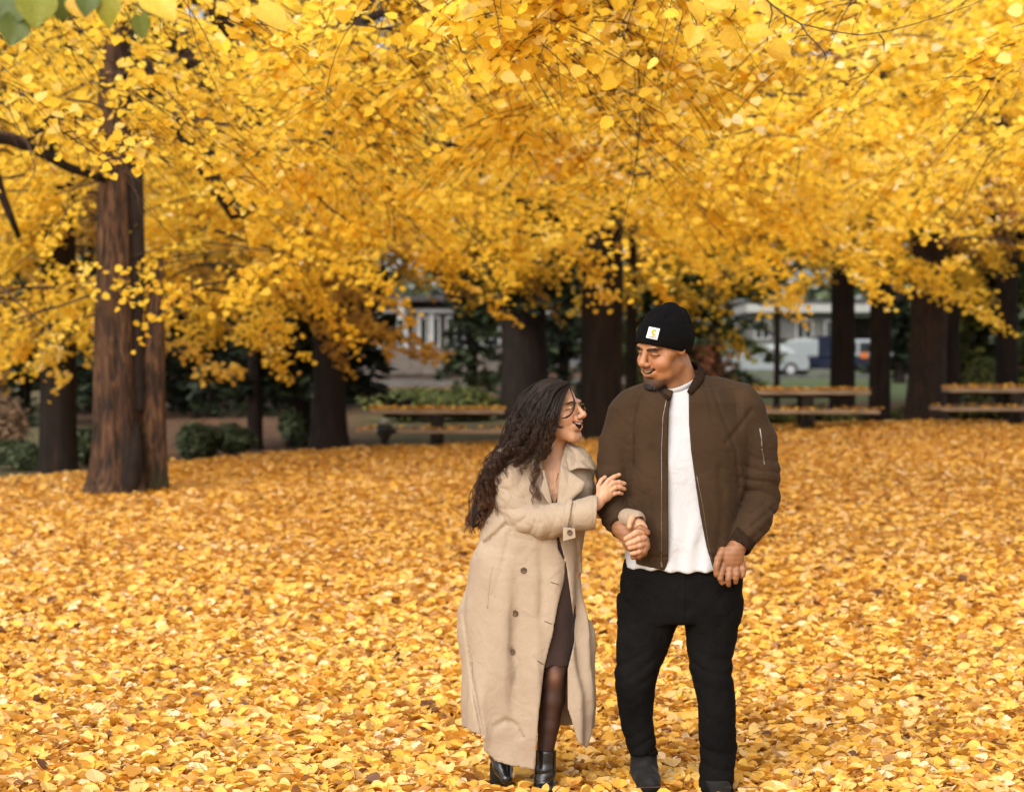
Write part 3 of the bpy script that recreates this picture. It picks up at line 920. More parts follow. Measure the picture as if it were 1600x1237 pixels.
# the wood closing the view beyond the street
n = 42000
g = np.random.default_rng(5)
X = g.uniform(-75, 75, n); Y = g.uniform(132, 150, n)
top = 19 + 3 * np.sin(X * .35) + 2 * np.sin(X * .93 + 1)
Z = 1.2 + (top - 1.2) * g.random(n)
nrm = np.stack([g.normal(0, .6, n), g.normal(-.5, .4, n), np.ones(n)], 1)
wood = leaf_object('far_woodland', np.stack([X, Y, Z], 1), frames(nrm, g.uniform(0, 6.28, n)), g.uniform(.5, 1.1, n), 'far', g.beta(2, 2, n), M['shrub'])
tag(wood, kind='stuff')


# ------------------------------------------------------------------ sprigs hanging close to the camera
def sprig(name, label, twigs_, leaves, Y, mat, shift=(0, 0, 1)):
    """twigs_: list of pixel polylines; leaves: (px, py of the stalk end, heading degrees in the picture (0 right, 90 down), length px, width factor, v, turn)"""
    b = at(*twigs_[0][0][:2], Y)
    r = empty(name, b); tag(r, label, 'branch')
    for tw in twigs_:
        pts = [at(x, y, Y + (d if d else 0)) - b for x, y, d in [(*p, 0)[:3] for p in tw]]
        m = len(pts)
        MB().tube(pts, [.0028 - .0016 * i / max(m - 1, 1) for i in range(m)], 6).build('twig', M['twig'], r, True)
    V, T = leaf_template('round')
    for k, (px, py, ang, L, wf, v, turn) in enumerate(leaves):
        px, py, L = px + shift[0], py + shift[1], L * shift[2]
        # finer leaf: subdivided outline with veins and wavy rim
        rows, cols = 11, 9
        P, q = [], []
        for i in range(rows):
            t = i / (rows - 1)
            wdt = .53 * math.sin(math.pi * min(1, (t * .93 + .07)) ** .72) * (1 if t < .97 else .3) + (.0 if t else .05)
            for j in range(cols):
                s = (j / (cols - 1)) * 2 - 1
                x = wdt * s
                y = t - .10 * (abs(s) ** 1.5) * (1 - t) * (t < .2)
                z = .16 * abs(x) + .03 * math.sin(t * 9 + s * 4 + k) * abs(s) - .12 * (t - .4) ** 2
                P.append((x * wf, y, z))
        for i in range(rows - 1):
            for j in range(cols - 1):
                q.append((i * cols + j, i * cols + j + 1, (i + 1) * cols + j + 1, (i + 1) * cols + j))
        me = bpy.data.meshes.new('leaf')
        me.from_pydata(P, [], q)
        a = me.attributes.new('v', 'FLOAT', 'FACE')
        a.data.foreach_set('value', np.full(len(q), v, np.float32))
        me.polygons.foreach_set('use_smooth', [True] * len(q))
        me.materials.append(mat)
        o = link('leaf', me, r)
        Lm = L * Y / FPX
        A = math.radians(ang)
        t = Vector((math.cos(A), .25 * math.sin(k * 2.1), -math.sin(A))).normalized()
        nm = Vector((math.sin(turn) * .8, -1, .45 + .3 * math.cos(k))).normalized()
        bb = t.cross(nm).normalized(); nm = bb.cross(t).normalized()
        R3 = Matrix(((bb.x, t.x, nm.x), (bb.y, t.y, nm.y), (bb.z, t.z, nm.z))).to_4x4()
        dY = .05 * math.sin(k * 1.7)
        o.matrix_world = Matrix.Translation(at(px, py, Y + dY) - b) @ (R3 @ Matrix.Scale(Lm, 4))
        o.parent = r


sprig('hanging_branch', 'foreground sprig of large green and yellow heart shaped leaves at the top left corner',
      [[(-40, -30), (30, -14, .02), (80, -6, .0), (150, -10, -.02), (230, -14, 0), (300, -30, 0)],
       [(80, -6), (88, 12), (84, 24)], [(165, -12), (172, 4), (178, 14)], [(215, -12), (220, 2)]],
      [(36, -26, 118, 74, 1.0, .22, .2), (8, -14, 100, 56, 1.0, .12, -.5), (33, 22, 100, 46, 1.0, .30, .4), (66, -20, 95, 56, 1.05, .50, .1),
       (100, -22, 85, 50, 1.0, .28, .5), (126, -20, 65, 56, .8, .85, -.3), (146, -18, 100, 38, .9, .25, .2), (176, -6, 92, 42, .8, .52, -.2),
       (178, -20, 60, 34, .8, .6, .3), (222, -2, 35, 44, .5, .18, .9), (226, 18, 88, 36, .75, .35, .1), (238, -22, 50, 66, .8, .95, .2),
       (200, -22, 40, 34, .7, .9, -.4), (270, -12, 20, 22, .5, .9, -.6), (320, -16, 40, 26, .7, .92, 0), (345, 2, 20, 26, .45, 1.0, 1.1)], 5.2, M['leaf_green'], (-6, 6, 1.08))
sprig('hanging_branch', 'single big golden leaf on a thin twig near the top, left of centre',
      [[(360, -30), (385, -8), (404, 8)]], [(404, 10, 40, 62, .75, .98, .3), (372, -16, 80, 28, .8, .95, -.2), (384, 12, 95, 20, .8, .95, .2)], 6.0, M['leaf_green'])
sprig('hanging_branch', 'long arching bare twig with pale golden leaves at its left end, top right',
      [[(1180, -30), (1198, 2), (1222, 22), (1250, 38, .02), (1300, 50, .05), (1345, 56, .06), (1385, 50, .08), (1430, 38, .1), (1480, 22, .12), (1520, 8, .14), (1570, -20, .2)],
       [(1203, 6), (1206, 22), (1200, 46), (1198, 68)], [(1250, 38), (1262, 56), (1278, 72), (1288, 84), (1290, 96)], [(1262, 56), (1245, 58), (1232, 66)],
       [(1225, 26), (1228, 38), (1220, 46)], [(1372, 54), (1380, 64), (1381, 80)], [(1068, -20), (1078, 18), (1088, 36), (1086, 62)], [(1150, -10), (1148, 18), (1138, 32)]],
      [(1080, 4, 60, 38, .75, .88, .3), (1100, 8, 20, 34, .7, .95, .6), (1088, 42, 110, 40, .8, .82, .1), (1112, 2, 5, 40, .65, .92, -.4), (1128, 50, 40, 40, .8, .86, .3),
       (1120, 78, 160, 38, .5, .90, .8), (1168, 50, 5, 42, .7, .90, .2), (1206, 66, 35, 44, .65, .86, .4), (1206, 72, 60, 32, .8, .80, -.2), (1180, 8, 20, 44, .5, 1.0, .6),
       (1150, -14, 60, 38, .7, .95, 0), (1210, -24, 50, 32, .7, .95, 0)], 6.6, M['leaf_green'])
# ------------------------------------------------------------------ picnic tables
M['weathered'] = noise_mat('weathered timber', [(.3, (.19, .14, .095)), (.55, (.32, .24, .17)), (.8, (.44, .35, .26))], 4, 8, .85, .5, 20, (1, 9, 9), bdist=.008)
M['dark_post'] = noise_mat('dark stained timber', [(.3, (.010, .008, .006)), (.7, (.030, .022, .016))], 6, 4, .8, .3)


def picnic_table(px0, px1, top_py, bench_py, foot_py, Y, label, seed, b0=None, b1=None):
    g = np.random.default_rng(seed)
    xc = ((px0 + px1) / 2 - 800) * Y / FPX
    L = (px1 - px0) * Y / FPX
    zt = CAM_Z - (top_py - HORIZON) * Y / FPX
    zb = CAM_Z - (bench_py - HORIZON) * Y / FPX
    z0 = min(CAM_Z - (foot_py - HORIZON) * Y / FPX, float(ground_z(xc, Y)) + .02)
    r = empty('picnic_table', (xc, Y, z0)); tag(r, label, 'picnic table', 'picnic tables')
    zt, zb = zt - z0, zb - z0
    for k in range(4):
        MB().box((g.normal(0, .006), (k - 1.5) * .19, zt - .035 + g.normal(0, .003)), (L, .178, .07), 0, .012).build('plank', M['weathered'], r)
    lb = (px1 - px0 + 26) * Y / FPX
    for s in (-1, 1):
        bench = MB().box((-.06 * (s < 0) , s * .66, zb - .03), (lb, .14, .06), 0, .012).build('bench_plank', M['weathered'], r)
        MB().box((-.06 * (s < 0), s * .81, zb - .03 + .002), (lb, .14, .06), 0, .012).build('bench_plank', M['weathered'], r)
    wl_ = 19 * Y / FPX
    for s in (-.28, .28):
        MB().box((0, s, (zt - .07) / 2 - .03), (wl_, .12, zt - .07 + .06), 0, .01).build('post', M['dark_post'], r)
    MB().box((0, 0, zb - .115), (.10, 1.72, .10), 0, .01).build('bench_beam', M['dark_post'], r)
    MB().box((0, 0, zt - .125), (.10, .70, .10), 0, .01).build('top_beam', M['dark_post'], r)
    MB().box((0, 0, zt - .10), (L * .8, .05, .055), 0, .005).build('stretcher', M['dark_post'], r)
    # brown and gold leaves lying on the boards
    n = 480
    P = np.stack([g.uniform(-.5, .5, n) * L, g.uniform(-.36, .36, n), zt + g.uniform(.004, .045, n)], 1)
    n2 = 300
    P2 = np.stack([g.uniform(-.5, .5, n2) * lb, g.choice([-1, 1], n2) * g.uniform(.6, .87, n2), zb + g.uniform(.004, .035, n2)], 1)
    keep = (np.sin(P2[:, 0] * 5 + seed) + g.normal(0, .6, n2)) > -.3
    P = np.concatenate([P, P2[keep]]) + np.array([xc, Y, z0]); n = len(P)
    nrm = np.stack([g.normal(0, .4, n), g.normal(0, .4, n), np.ones(n)], 1)
    o = leaf_object('leaves_on_table', P, frames(nrm, g.uniform(0, 6.28, n)), g.uniform(.06, .10, n), 'far', np.clip(g.beta(2, 2, n) - .12, 0, 1), M['carpet'])
    tag(o, kind='stuff')
    return r


picnic_table(578, 788, 640, 670, 703, 40, 'left picnic table, weathered boards dusted with leaves, behind the woman', 1)
picnic_table(1161, 1356, 610, 640, 677, 41, 'middle picnic table, partly hidden by the shoulder of the man in the dark hat', 2)
picnic_table(1478, 1686, 606, 636, 667, 42, 'right picnic table, cut off by the right edge of the picture', 3)

M['black_iron'] = noise_mat('black iron', [(.3, (.008, .008, .009)), (.7, (.02, .02, .022))], 9, 3, .5, .1)
M['pale_cap'] = noise_mat('pale grey cap', [(.3, (.22, .22, .21)), (.7, (.36, .36, .34))], 9, 3, .6, .1)
Yh = 38.6
ph = at(601, 701, Yh)
r = empty('hydrant', (ph.x, Yh, float(ground_z(ph.x, Yh)) - .01)); tag(r, 'short black hydrant with pale rounded cap by the left end of the left picnic table', 'hydrant')
hh = .46
MB().lathe((0, 0, 0), [(.055, 0), (.062, .05), (.058, .12), (.075, .20), (.125, .26), (.135, .36), (.12, .40), (.07, .42)], 16).build('body', M['black_iron'], r, True)
MB().lathe((0, 0, .42), [(.078, 0), (.085, .02), (.07, .06), (.035, .09), (.0, .095)], 16).build('cap', M['pale_cap'], r, True)
MB().tube([(.0, 0, .31), (.18, -.02, .31)], [.05, .045], 10).build('outlet', M['black_iron'], r, True)
MB().tube([(.0, 0, .31), (-.16, -.02, .32)], [.035, .04], 10).build('outlet', M['pale_cap'], r, True)

# ------------------------------------------------------------------ street beyond the park
M['asphalt'] = noise_mat('asphalt', [(.3, (.035, .035, .037)), (.7, (.065, .065, .066))], 2, 8, .9, .2)
M['house_wall'] = noise_mat('grey brown stucco', [(.3, (.09, .073, .062)), (.7, (.15, .128, .11))], 2.5, 8, .9, .2)
M['house_dark'] = noise_mat('dark brown boards', [(.3, (.03, .022, .018)), (.7, (.06, .045, .035))], 2.5, 6, .9, .2)
M['white_trim'] = noise_mat('white painted trim', [(.3, (.27, .27, .26)), (.7, (.38, .38, .36))], 2.5, 4, .6, .05)
M['grey_wall'] = noise_mat('grey render', [(.3, (.08, .08, .075)), (.7, (.13, .127, .12))], 2, 6, .9, .1)
M['roof'] = noise_mat('dark shingles', [(.3, (.03, .028, .028)), (.7, (.07, .062, .06))], 3, 6, .9, .3)
m, nt, b_, _ = new_mat('window glass')
b_.inputs['Base Color'].default_value = (.02, .025, .028, 1); b_.inputs['Roughness'].default_value = .08; b_.inputs['Specular IOR Level'].default_value = .6
M['glass'] = m


def paint(name, c, rough=.3):
    m = noise_mat(name, [(.3, tuple(q * .88 for q in c)), (.7, c)], 1.5, 5, rough, .02, coat=.4)
    return m


M['white_paint'] = paint('white car paint', (.27, .30, .31))
M['navy_paint'] = paint('navy paint', (.005, .009, .026))
M['red_paint'] = paint('red car paint', (.35, .05, .04))
M['tyre'] = noise_mat('tyre rubber', [(.3, (.012, .012, .012)), (.7, (.02, .02, .02))], 9, 3, .8, .1)
M['hub'] = noise_mat('wheel hub', [(.3, (.3, .3, .3)), (.7, (.4, .4, .4))], 9, 3, .35, .0)
M['amber'] = noise_mat('amber lamp', [(.3, (.40, .10, .02)), (.7, (.50, .14, .03))], 9, 3, .3, .0)

xs = np.linspace(-150, 150, 60)
for (y0, y1, nm, mt, dz) in ((104, 112, 'road', 'asphalt', .02),):
    V, F = [], []
    for i, x in enumerate(xs):
        for y in np.linspace(y0, y1, 5): V.append((x, y, float(ground_z(x, y)) + .06))
    for i in range(len(xs) - 1):
        for j in range(4):
            a = i * 5 + j
            F.append((a, a + 5, a + 6, a + 1))
    tag(mesh_np(nm, V, np.array(F), M[mt]), kind='structure')
kb = MB()
for x0, x1 in zip(xs[:-1], xs[1:]):
    z = float(ground_z((x0 + x1) / 2, 103.9))
    kb.box(((x0 + x1) / 2, 103.85, z + .05), (x1 - x0, .25, .3))
tag(kb.build('kerb', M['grey_wall']), kind='structure')


def window(r, x, y, z, w, h, mat='white_trim', bars=1):
    f = MB()
    f.box((x, y, z + h / 2 - .04), (w, .10, .08)).box((x, y, z - h / 2 + .04), (w, .10, .08))
    f.box((x - w / 2 + .04, y, z), (.08, .10, h - .16)).box((x + w / 2 - .04, y, z), (.08, .10, h - .16))
    fo = f.build('window', M[mat], r)
    MB().box((x, y + .03, z), (w - .16, .02, h - .16)).build('pane', M['glass'], fo)
    for k in range(bars):
        bx = x - w / 2 + w * (k + 1) / (bars + 1)
        MB().box((bx, y - .005, z), (.05, .06, h - .162)).build('glazing_bar', M[mat], fo)
    return fo


# the grey house seen past the left picnic table
Yb = 116.0
u = Yb / FPX
r = empty('house', ((640 - 800) * u, Yb, float(ground_z((640 - 800) * u, Yb)))); tag(r, 'grey brown house with a row of white framed windows, behind the left picnic table', 'house')
bz = r.location.z


def hx(px): return (px - 640) * u
def hz(py): return CAM_Z - (py - HORIZON) * u - bz


MB().box((hx(655), 3.2, (hz(545)) / 2 - .5), (hx(790) - hx(520), 6, hz(545) + 1.0)).build('wall', M['house_wall'], r)
MB().box((hx(655), 3.3, (hz(545) + hz(470)) / 2), (hx(790) - hx(520), 5.8, hz(470) - hz(545) - .01)).build('upper_wall', M['house_dark'], r)
MB().box((hx(655), 2.9, hz(466)), (hx(800) - hx(510), 7.2, .3)).build('roof', M['roof'], r)
MB().box((hx(655), .16, hz(586)), (hx(790) - hx(520), .12, .16)).build('plinth', M['house_dark'], r)
MB().box((hx(655), .12, hz(487) + .04), (hx(790) - hx(520), .1, .18)).build('fascia', M['white_trim'], r)
for a, c in ((588, 608), (611, 630), (633, 644), (655, 664), (674, 683), (700, 722), (728, 750), (756, 778)):
    window(r, (hx(a) + hx(c)) / 2, .34, (hz(493) + hz(544)) / 2, max(hx(c) - hx(a), .3) + .22, hz(493) - hz(544) - .05, bars=0 if c - a < 15 else 1)
for px in (634, 654, 674):
    MB().box((hx(px), .2, (hz(490) + hz(545)) / 2), (.2, .14, hz(490) - hz(545) - .02)).build('mullion', M['white_trim'], r)
MB().box((hx(628), -.6, hz(490) + .15), (.3, .3, .9)).build('porch_post', M['white_trim'], r)

# the flat roofed building behind the bus
Yg = 124.0
u = Yg / FPX
gx0 = (1310 - 800) * u
r = empty('building', (gx0, Yg, float(ground_z(gx0, Yg)))); tag(r, 'flat roofed grey building with white fascia and white corner post, behind the bus', 'building')
bz = r.location.z
hx = lambda px: (px - 1310) * u
hz = lambda py: CAM_Z - (py - HORIZON) * u - bz
MB().box(((hx(1170) + hx(1335)) / 2, 3.5, hz(490) / 2 - .4), (hx(1335) - hx(1170), 6, hz(490) + .8)).build('wall', M['grey_wall'], r)
MB().box(((hx(1335) + hx(1400)) / 2, 5.5, hz(492) / 2 - .4), (hx(1400) - hx(1335) - .02, 2, hz(492) + .8)).build('porch_back_wall', M['house_dark'], r)
MB().box(((hx(1165) + hx(1412)) / 2, 3.4, (hz(474) + hz(488)) / 2), (hx(1412) - hx(1165), 7.4, hz(474) - hz(488))).build('fascia', M['white_trim'], r)
MB().box(((hx(1165) + hx(1412)) / 2, 3.4, hz(471)), (hx(1414) - hx(1163), 7.6, .12)).build('roof', M['roof'], r)
MB().box((hx(1403), .1, hz(489) / 2 - .1), (.28, .28, hz(489) + .2 - .02)).build('corner_post', M['white_trim'], r)
for a, c in ((1180, 1205), (1245, 1272), (1290, 1318)):
    window(r, (hx(a) + hx(c)) / 2, .45, hz(515), hx(c) - hx(a), 1.0)


def wheels(r, xs_, y, rad, w=.22):
    for x in xs_:
        for s in (0, 1):
            yy = y + s * 1.55
            t = MB().tube([(x, yy - w / 2, rad), (x, yy + w / 2, rad)], rad, 20).build('wheel', M['tyre'], r, False)
            MB().tube([(x, yy - w / 2 - .012, rad), (x, yy - w / 2 + .05, rad)], rad * .58, 14).build('hub', M['hub'], t)


def car(px, Y, L, paint_, label, rz=0):
    x = (px - 800) * Y / FPX
    z = max(float(ground_z(x, Y)), float(ground_z(x, Y))) + .06
    r = empty('parked_car', (x, Y, z), rz); tag(r, label, 'car')
    prof = [(-.5, .32), (-.5, .62), (-.47, .80), (-.30, .90), (-.20, .95), (-.08, 1.40), (.22, 1.45), (.38, 1.05), (.48, .95), (.5, .60), (.49, .32)]
    V, F = [], []
    for s, ins in ((0, .0), (1, 0)):
        for (a, h) in prof: V.append((a * L, (.12 if h > 1.1 else 0) + s * (1.75 - (.24 if h > 1.1 else 0)), h))
    k = len(prof)
    F = [tuple(range(k)), tuple(range(2 * k - 1, k - 1, -1))] + [(i, i + k, (i + 1) % k + k, (i + 1) % k) for i in range(k)]
    MB().add(V, F).build('body', M[paint_], r)
    MB().add([(-.175 * L, -.012, .98), (.02 * L, -.012, .98), (.02 * L, .105, 1.36), (-.07 * L, .105, 1.36)], [(0, 1, 2, 3)]).build('window', M['glass'], r)
    MB().add([(.04 * L, -.012, .98), (.30 * L, -.012, 1.0), (.22 * L, .105, 1.37), (.04 * L, .105, 1.36)], [(0, 1, 2, 3)]).build('window', M['glass'], r)
    MB().box((-.495 * L, .3, .7), (.06, .3, .12)).build('headlight', M['white_trim'], r)
    MB().box((-.495 * L, 1.45, .7), (.06, .3, .12)).build('headlight', M['white_trim'], r)
    MB().box((.492 * L, .25, .8), (.06, .3, .12)).build('tail_light', M['red_paint'], r)
    wheels(r, (-.31 * L, .31 * L), .1, .32)


car(1188, 106, 4.3, 'white_paint', 'white parked car seen left of the slender trunk on the lawn')
car(20, 107, 4.4, 'white_paint', 'white parked car glimpsed at the left edge below the golden leaves')
car(140, 109, 4.4, 'white_paint', 'white parked car glimpsed between the stout trunk and the furrowed linden')
car(1612, 106, 4.4, 'red_paint', 'red parked car glimpsed at the right edge beyond the picnic table')
# the bus: white above, navy below with a navy rear
Yv = 108.0
u = Yv / FPX
x0, x1 = (1217 - 800) * u, (1412 - 800) * u
r = empty('bus', ((x0 + x1) / 2, Yv, float(ground_z((x0 + x1) / 2, Yv)) + .06)); tag(r, 'white and navy bus parked across the lawn, behind the trunks right of centre', 'bus')
bz = r.location.z
hz = lambda py: CAM_Z - (py - HORIZON) * u - bz
Lb = x1 - x0
zl, zm, zt = .3, hz(558), hz(530)
MB().box((0, 1.2, (zl + zm) / 2), (Lb, 2.4, zm - zl), 0, .08).build('lower_body', M['navy_paint'], r)
MB().box((0, 1.2, (zm + zt) / 2), (Lb - .3, 2.3, zt - zm), 0, .08).build('upper_body', M['white_paint'], r)
xm = (1291 - 800) * u - (x0 + x1) / 2
MB().box((xm, 1.2, (zm + zt) / 2 + .08), (.75, 2.34, zt - zm + .16), 0, .04).build('navy_panel', M['navy_paint'], r)
for k in range(3):
    MB().box((xm + 1.0 + k * .85, .045, (zm + zt) / 2 + .03), (.7, .03, (zt - zm) * .55)).build('window', M['glass'], r)
MB().box(((1350 - 800) * u - (x0 + x1) / 2, -.02, zm + .08), (.32, .06, .26)).build('marker_lamp', M['amber'], r)
wheels(r, (-Lb * .32, Lb * .3), .1, .42)
# ------------------------------------------------------------------ people: shapes as signed distance fields, meshed by surface nets
# person units: u = photograph pixels at the couple's distance (1 u = 1 / S metres); x right, d away from the camera, q down
Y0 = 8.7
S = FPX / Y0


def to_world(P):
    P = np.asarray(P, float)
    return np.stack([(P[..., 0] - 800) / S, Y0 + P[..., 1] / S, CAM_Z - (P[..., 2] - HORIZON) / S], -1)


class Field:
    def __init__(f, xs, ds, qs):
        f.ax = [np.asarray(a, np.float32) for a in (xs, ds, qs)]
        f.F = np.full([len(a) for a in f.ax], 60, np.float32)

    def sl(f, lo, hi):
        s = []
        for a, l, h in zip(f.ax, lo, hi):
            i0, i1 = np.searchsorted(a, l), np.searchsorted(a, h)
            s.append(slice(max(i0 - 1, 0), min(i1 + 1, len(a))))
        return tuple(s)

    def pts(f, s):
        return f.ax[0][s[0]][:, None, None], f.ax[1][s[1]][None, :, None], f.ax[2][s[2]][None, None, :]

    def put(f, fn, lo, hi, k=4.0, op='add'):
        s = f.sl(lo, hi)
        if any(q.stop <= q.start for q in s): return f
        v = fn(*f.pts(s))
        A = f.F[s]
        if op == 'add':
            h = np.clip(.5 + .5 * (v - A) / k, 0, 1)
            f.F[s] = v * (1 - h) + A * h - k * h * (1 - h)
            # mix(v, A, h)
        elif op == 'sub':
            h = np.clip(.5 - .5 * (A + v) / k, 0, 1)
            f.F[s] = A * (1 - h) - v * h + k * h * (1 - h)
        elif op == 'off':
            f.F[s] = A + v
        return f

    def cone(f, a, b, ra, rb, k=4.0, op='add'):
        a, b = np.array(a, float), np.array(b, float)
        m = max(ra, rb) + k * 1.5
        lo, hi = np.minimum(a, b) - m, np.maximum(a, b) + m
        ab = b - a
        L2 = float(ab @ ab) + 1e-9

        def fn(x, d, q):
            t = ((x - a[0]) * ab[0] + (d - a[1]) * ab[1] + (q - a[2]) * ab[2]) / L2
            t = np.clip(t, 0, 1)
            return np.sqrt((x - a[0] - ab[0] * t) ** 2 + (d - a[1] - ab[1] * t) ** 2 + (q - a[2] - ab[2] * t) ** 2) - (ra + (rb - ra) * t)
        return f.put(fn, lo, hi, k, op)

    def chain(f, pts, rad, k=4.0, op='add'):
        for i in range(len(pts) - 1): f.cone(pts[i], pts[i + 1], rad[i], rad[i + 1], k, op)
        return f

    def ell(f, c, r, k=4.0, op='add', Rm=None):
        c, r = np.array(c, float), np.array(r, float)
        m = r.max() + k * 1.5

        def fn(x, d, q):
            X = [x - c[0], d - c[1], q - c[2]]
            if Rm is not None:
                X = [Rm[i][0] * X[0] + Rm[i][1] * X[1] + Rm[i][2] * X[2] for i in range(3)]
            k0 = np.sqrt((X[0] / r[0]) ** 2 + (X[1] / r[1]) ** 2 + (X[2] / r[2]) ** 2)
            k1 = np.sqrt((X[0] / r[0] ** 2) ** 2 + (X[1] / r[1] ** 2) ** 2 + (X[2] / r[2] ** 2) ** 2) + 1e-6
            return k0 * (k0 - 1) / k1
        return f.put(fn, c - m, c + m, k, op)

    def loft(f, prof, k=4.0, op='add', p=2.4, pad=None, grow=0.0):
        """prof rows: q, left x, right x, centre d, half depth; a body of superellipse sections"""
        pr = np.array(prof, float)
        q0, q1 = pr[0, 0], pr[-1, 0]
        pad = k * 1.5 if pad is None else pad
        lo = [pr[:, 1].min() - pad - 4 - grow, (pr[:, 3] - pr[:, 4]).min() - pad - 4 - grow, q0 - pad - 2]
        hi = [pr[:, 2].max() + pad + 4 + grow, (pr[:, 3] + pr[:, 4]).max() + pad + 4 + grow, q1 + pad + 2]

        def fn(x, d, q):
            g = lambda j: np.interp(q.ravel(), pr[:, 0], pr[:, j])[None, None, :].astype(np.float32)
            l, r, cd, hd = g(1), g(2), g(3), g(4)
            cx, hx_ = (l + r) / 2, (r - l) / 2 + grow
            hd = hd + grow
            e = (np.abs((x - cx) / hx_) ** p + np.abs((d - cd) / hd) ** p) ** (1 / p)
            v = (e - 1) * np.minimum(hx_, hd)
            cap = np.maximum(q0 - q, q - q1)
            return np.maximum(v, cap)
        return f.put(fn, lo, hi, k, op)

    def groove(f, h, pts, amp, sig, back=.02):
        """crease drawn on the front of the head along (lateral, up) points"""
        pts = np.array(pts, float)
        lo, hi = h.c - .17 * h.s, h.c + .17 * h.s

        def fn(x, d, q):
            X, D, Q = x - h.c[0], d - h.c[1], q - h.c[2]
            la, fo, u = ((X * h.R[i][0] + D * h.R[i][1] + Q * h.R[i][2]) / h.s for i in range(3))
            best = np.full(np.broadcast(x, d, q).shape, 9., np.float32)
            for a, b in zip(pts[:-1], pts[1:]):
                ab = b - a
                t = np.clip(((la - a[0]) * ab[0] + (u - a[1]) * ab[1]) / (ab @ ab + 1e-12), 0, 1)
                best = np.minimum(best, (la - a[0] - t * ab[0]) ** 2 + (u - a[1] - t * ab[1]) ** 2)
            return amp * h.s * np.exp(-best / sig ** 2) * (fo > back)
        return f.put(fn, lo, hi, 1, 'off')

    def crease(f, pts, amp, sig, front=True):
        pts = np.array(pts, float)
        lo = pts.min(0) - 4 * sig; hi = pts.max(0) + 4 * sig
        lo[1], hi[1] = -999, (4 if front else 999)

        def fn(x, d, q):
            best = np.full(np.broadcast(x, d * 0, q).shape, 1e6, np.float32)
            for a, b in zip(pts[:-1], pts[1:]):
                ab = b - a
                L2 = ab[0] ** 2 + ab[2] ** 2 + 1e-9
                t = np.clip(((x - a[0]) * ab[0] + (q - a[2]) * ab[2]) / L2, 0, 1)
                best = np.minimum(best, (x - a[0] - t * ab[0]) ** 2 + (q - a[2] - t * ab[2]) ** 2)
            return amp * np.exp(-best / sig ** 2)
        return f.put(fn, lo, hi, 1, 'off')

    def mesh(f):
        """naive surface nets"""
        F = f.F
        ins = F < 0
        c = [ins[i:F.shape[0] - 1 + i, j:F.shape[1] - 1 + j, l:F.shape[2] - 1 + l] for i in (0, 1) for j in (0, 1) for l in (0, 1)]
        cnt = sum(a.astype(np.int8) for a in c)
        cell = (cnt > 0) & (cnt < 8)
        I = np.argwhere(cell)
        idm = np.full(cell.shape, -1, np.int32)
        idm[tuple(I.T)] = np.arange(len(I))
        acc = np.zeros((len(I), 3)); w = np.zeros(len(I))
        cor = [(i, j, l) for i in (0, 1) for j in (0, 1) for l in (0, 1)]
        for a in range(8):
            for b in range(a + 1, 8):
                dlt = np.array(cor[b]) - np.array(cor[a])
                if np.abs(dlt).sum() != 1: continue
                va = F[tuple((I + cor[a]).T)]; vb = F[tuple((I + cor[b]).T)]
                m = (va < 0) != (vb < 0)
                t = np.where(m, va / np.where(m, va - vb, 1), 0)
                p = np.array(cor[a])[None] + t[:, None] * dlt[None]
                acc[m] += p[m]; w[m] += 1
        P = I + acc / w[:, None]
        Q = []
        for axis in range(3):
            a1, a2 = (axis + 1) % 3, (axis + 2) % 3
            s0 = [slice(None)] * 3; s1 = [slice(None)] * 3
            s0[axis] = slice(0, -1); s1[axis] = slice(1, None)
            A, B = ins[tuple(s0)], ins[tuple(s1)]
            E = np.argwhere(A != B)
            E = E[(E[:, a1] > 0) & (E[:, a2] > 0) & (E[:, a1] < F.shape[a1] - 1) & (E[:, a2] < F.shape[a2] - 1)]
            e1 = np.zeros(3, int); e1[a1] = 1
            e2 = np.zeros(3, int); e2[a2] = 1
            q = np.stack([idm[tuple((E - e1 - e2).T)], idm[tuple((E - e2).T)], idm[tuple(E.T)], idm[tuple((E - e1).T)]], 1)
            inside = A[tuple(E.T)]
            q[~inside] = q[~inside][:, ::-1]
            Q.append(q)
        Q = np.concatenate(Q)
        Q = Q[(Q >= 0).all(1)]
        V = np.stack([np.interp(P[:, i], np.arange(len(f.ax[i])), f.ax[i]) for i in range(3)], 1)
        return V, Q[:, ::-1]      # q points down in the world, so the winding turns over


def relax(V, Q, n=2, lam=.5):
    for k in range(n):
        for l in (lam, -lam * 1.02):
            A = np.zeros_like(V); c = np.zeros(len(V))
            for i in range(4):
                j = (i + 1) % 4
                for a, b in ((Q[:, i], Q[:, j]), (Q[:, j], Q[:, i])):
                    A += np.stack([np.bincount(a, V[b, d], len(V)) for d in range(3)], 1)
                    c += np.bincount(a, minlength=len(V))
            V = V + l * (A / np.maximum(c, 1)[:, None] - V)
    return V


def sdf_object(name, f, mat, parent, base, col=None, rel=1, attrs=None):
    V, Q = f.mesh()
    V = relax(V, Q, rel)
    at_ = dict(attrs(V)) if attrs else {}
    if col is not None: at_['col'] = ('POINT', col(V))
    return mesh_np(name, to_world(V) - np.array(base), Q, mat, parent, attrs=at_)


def spath(pts, n=40):
    pts = np.array(pts, float)
    t = np.linspace(0, 1, len(pts)); tt = np.linspace(0, 1, n)
    P = np.stack([np.interp(tt, t, pts[:, i]) for i in range(pts.shape[1])], 1)
    for _ in range(3): P[1:-1] = (P[:-2] + 2 * P[1:-1] + P[2:]) / 4
    return P


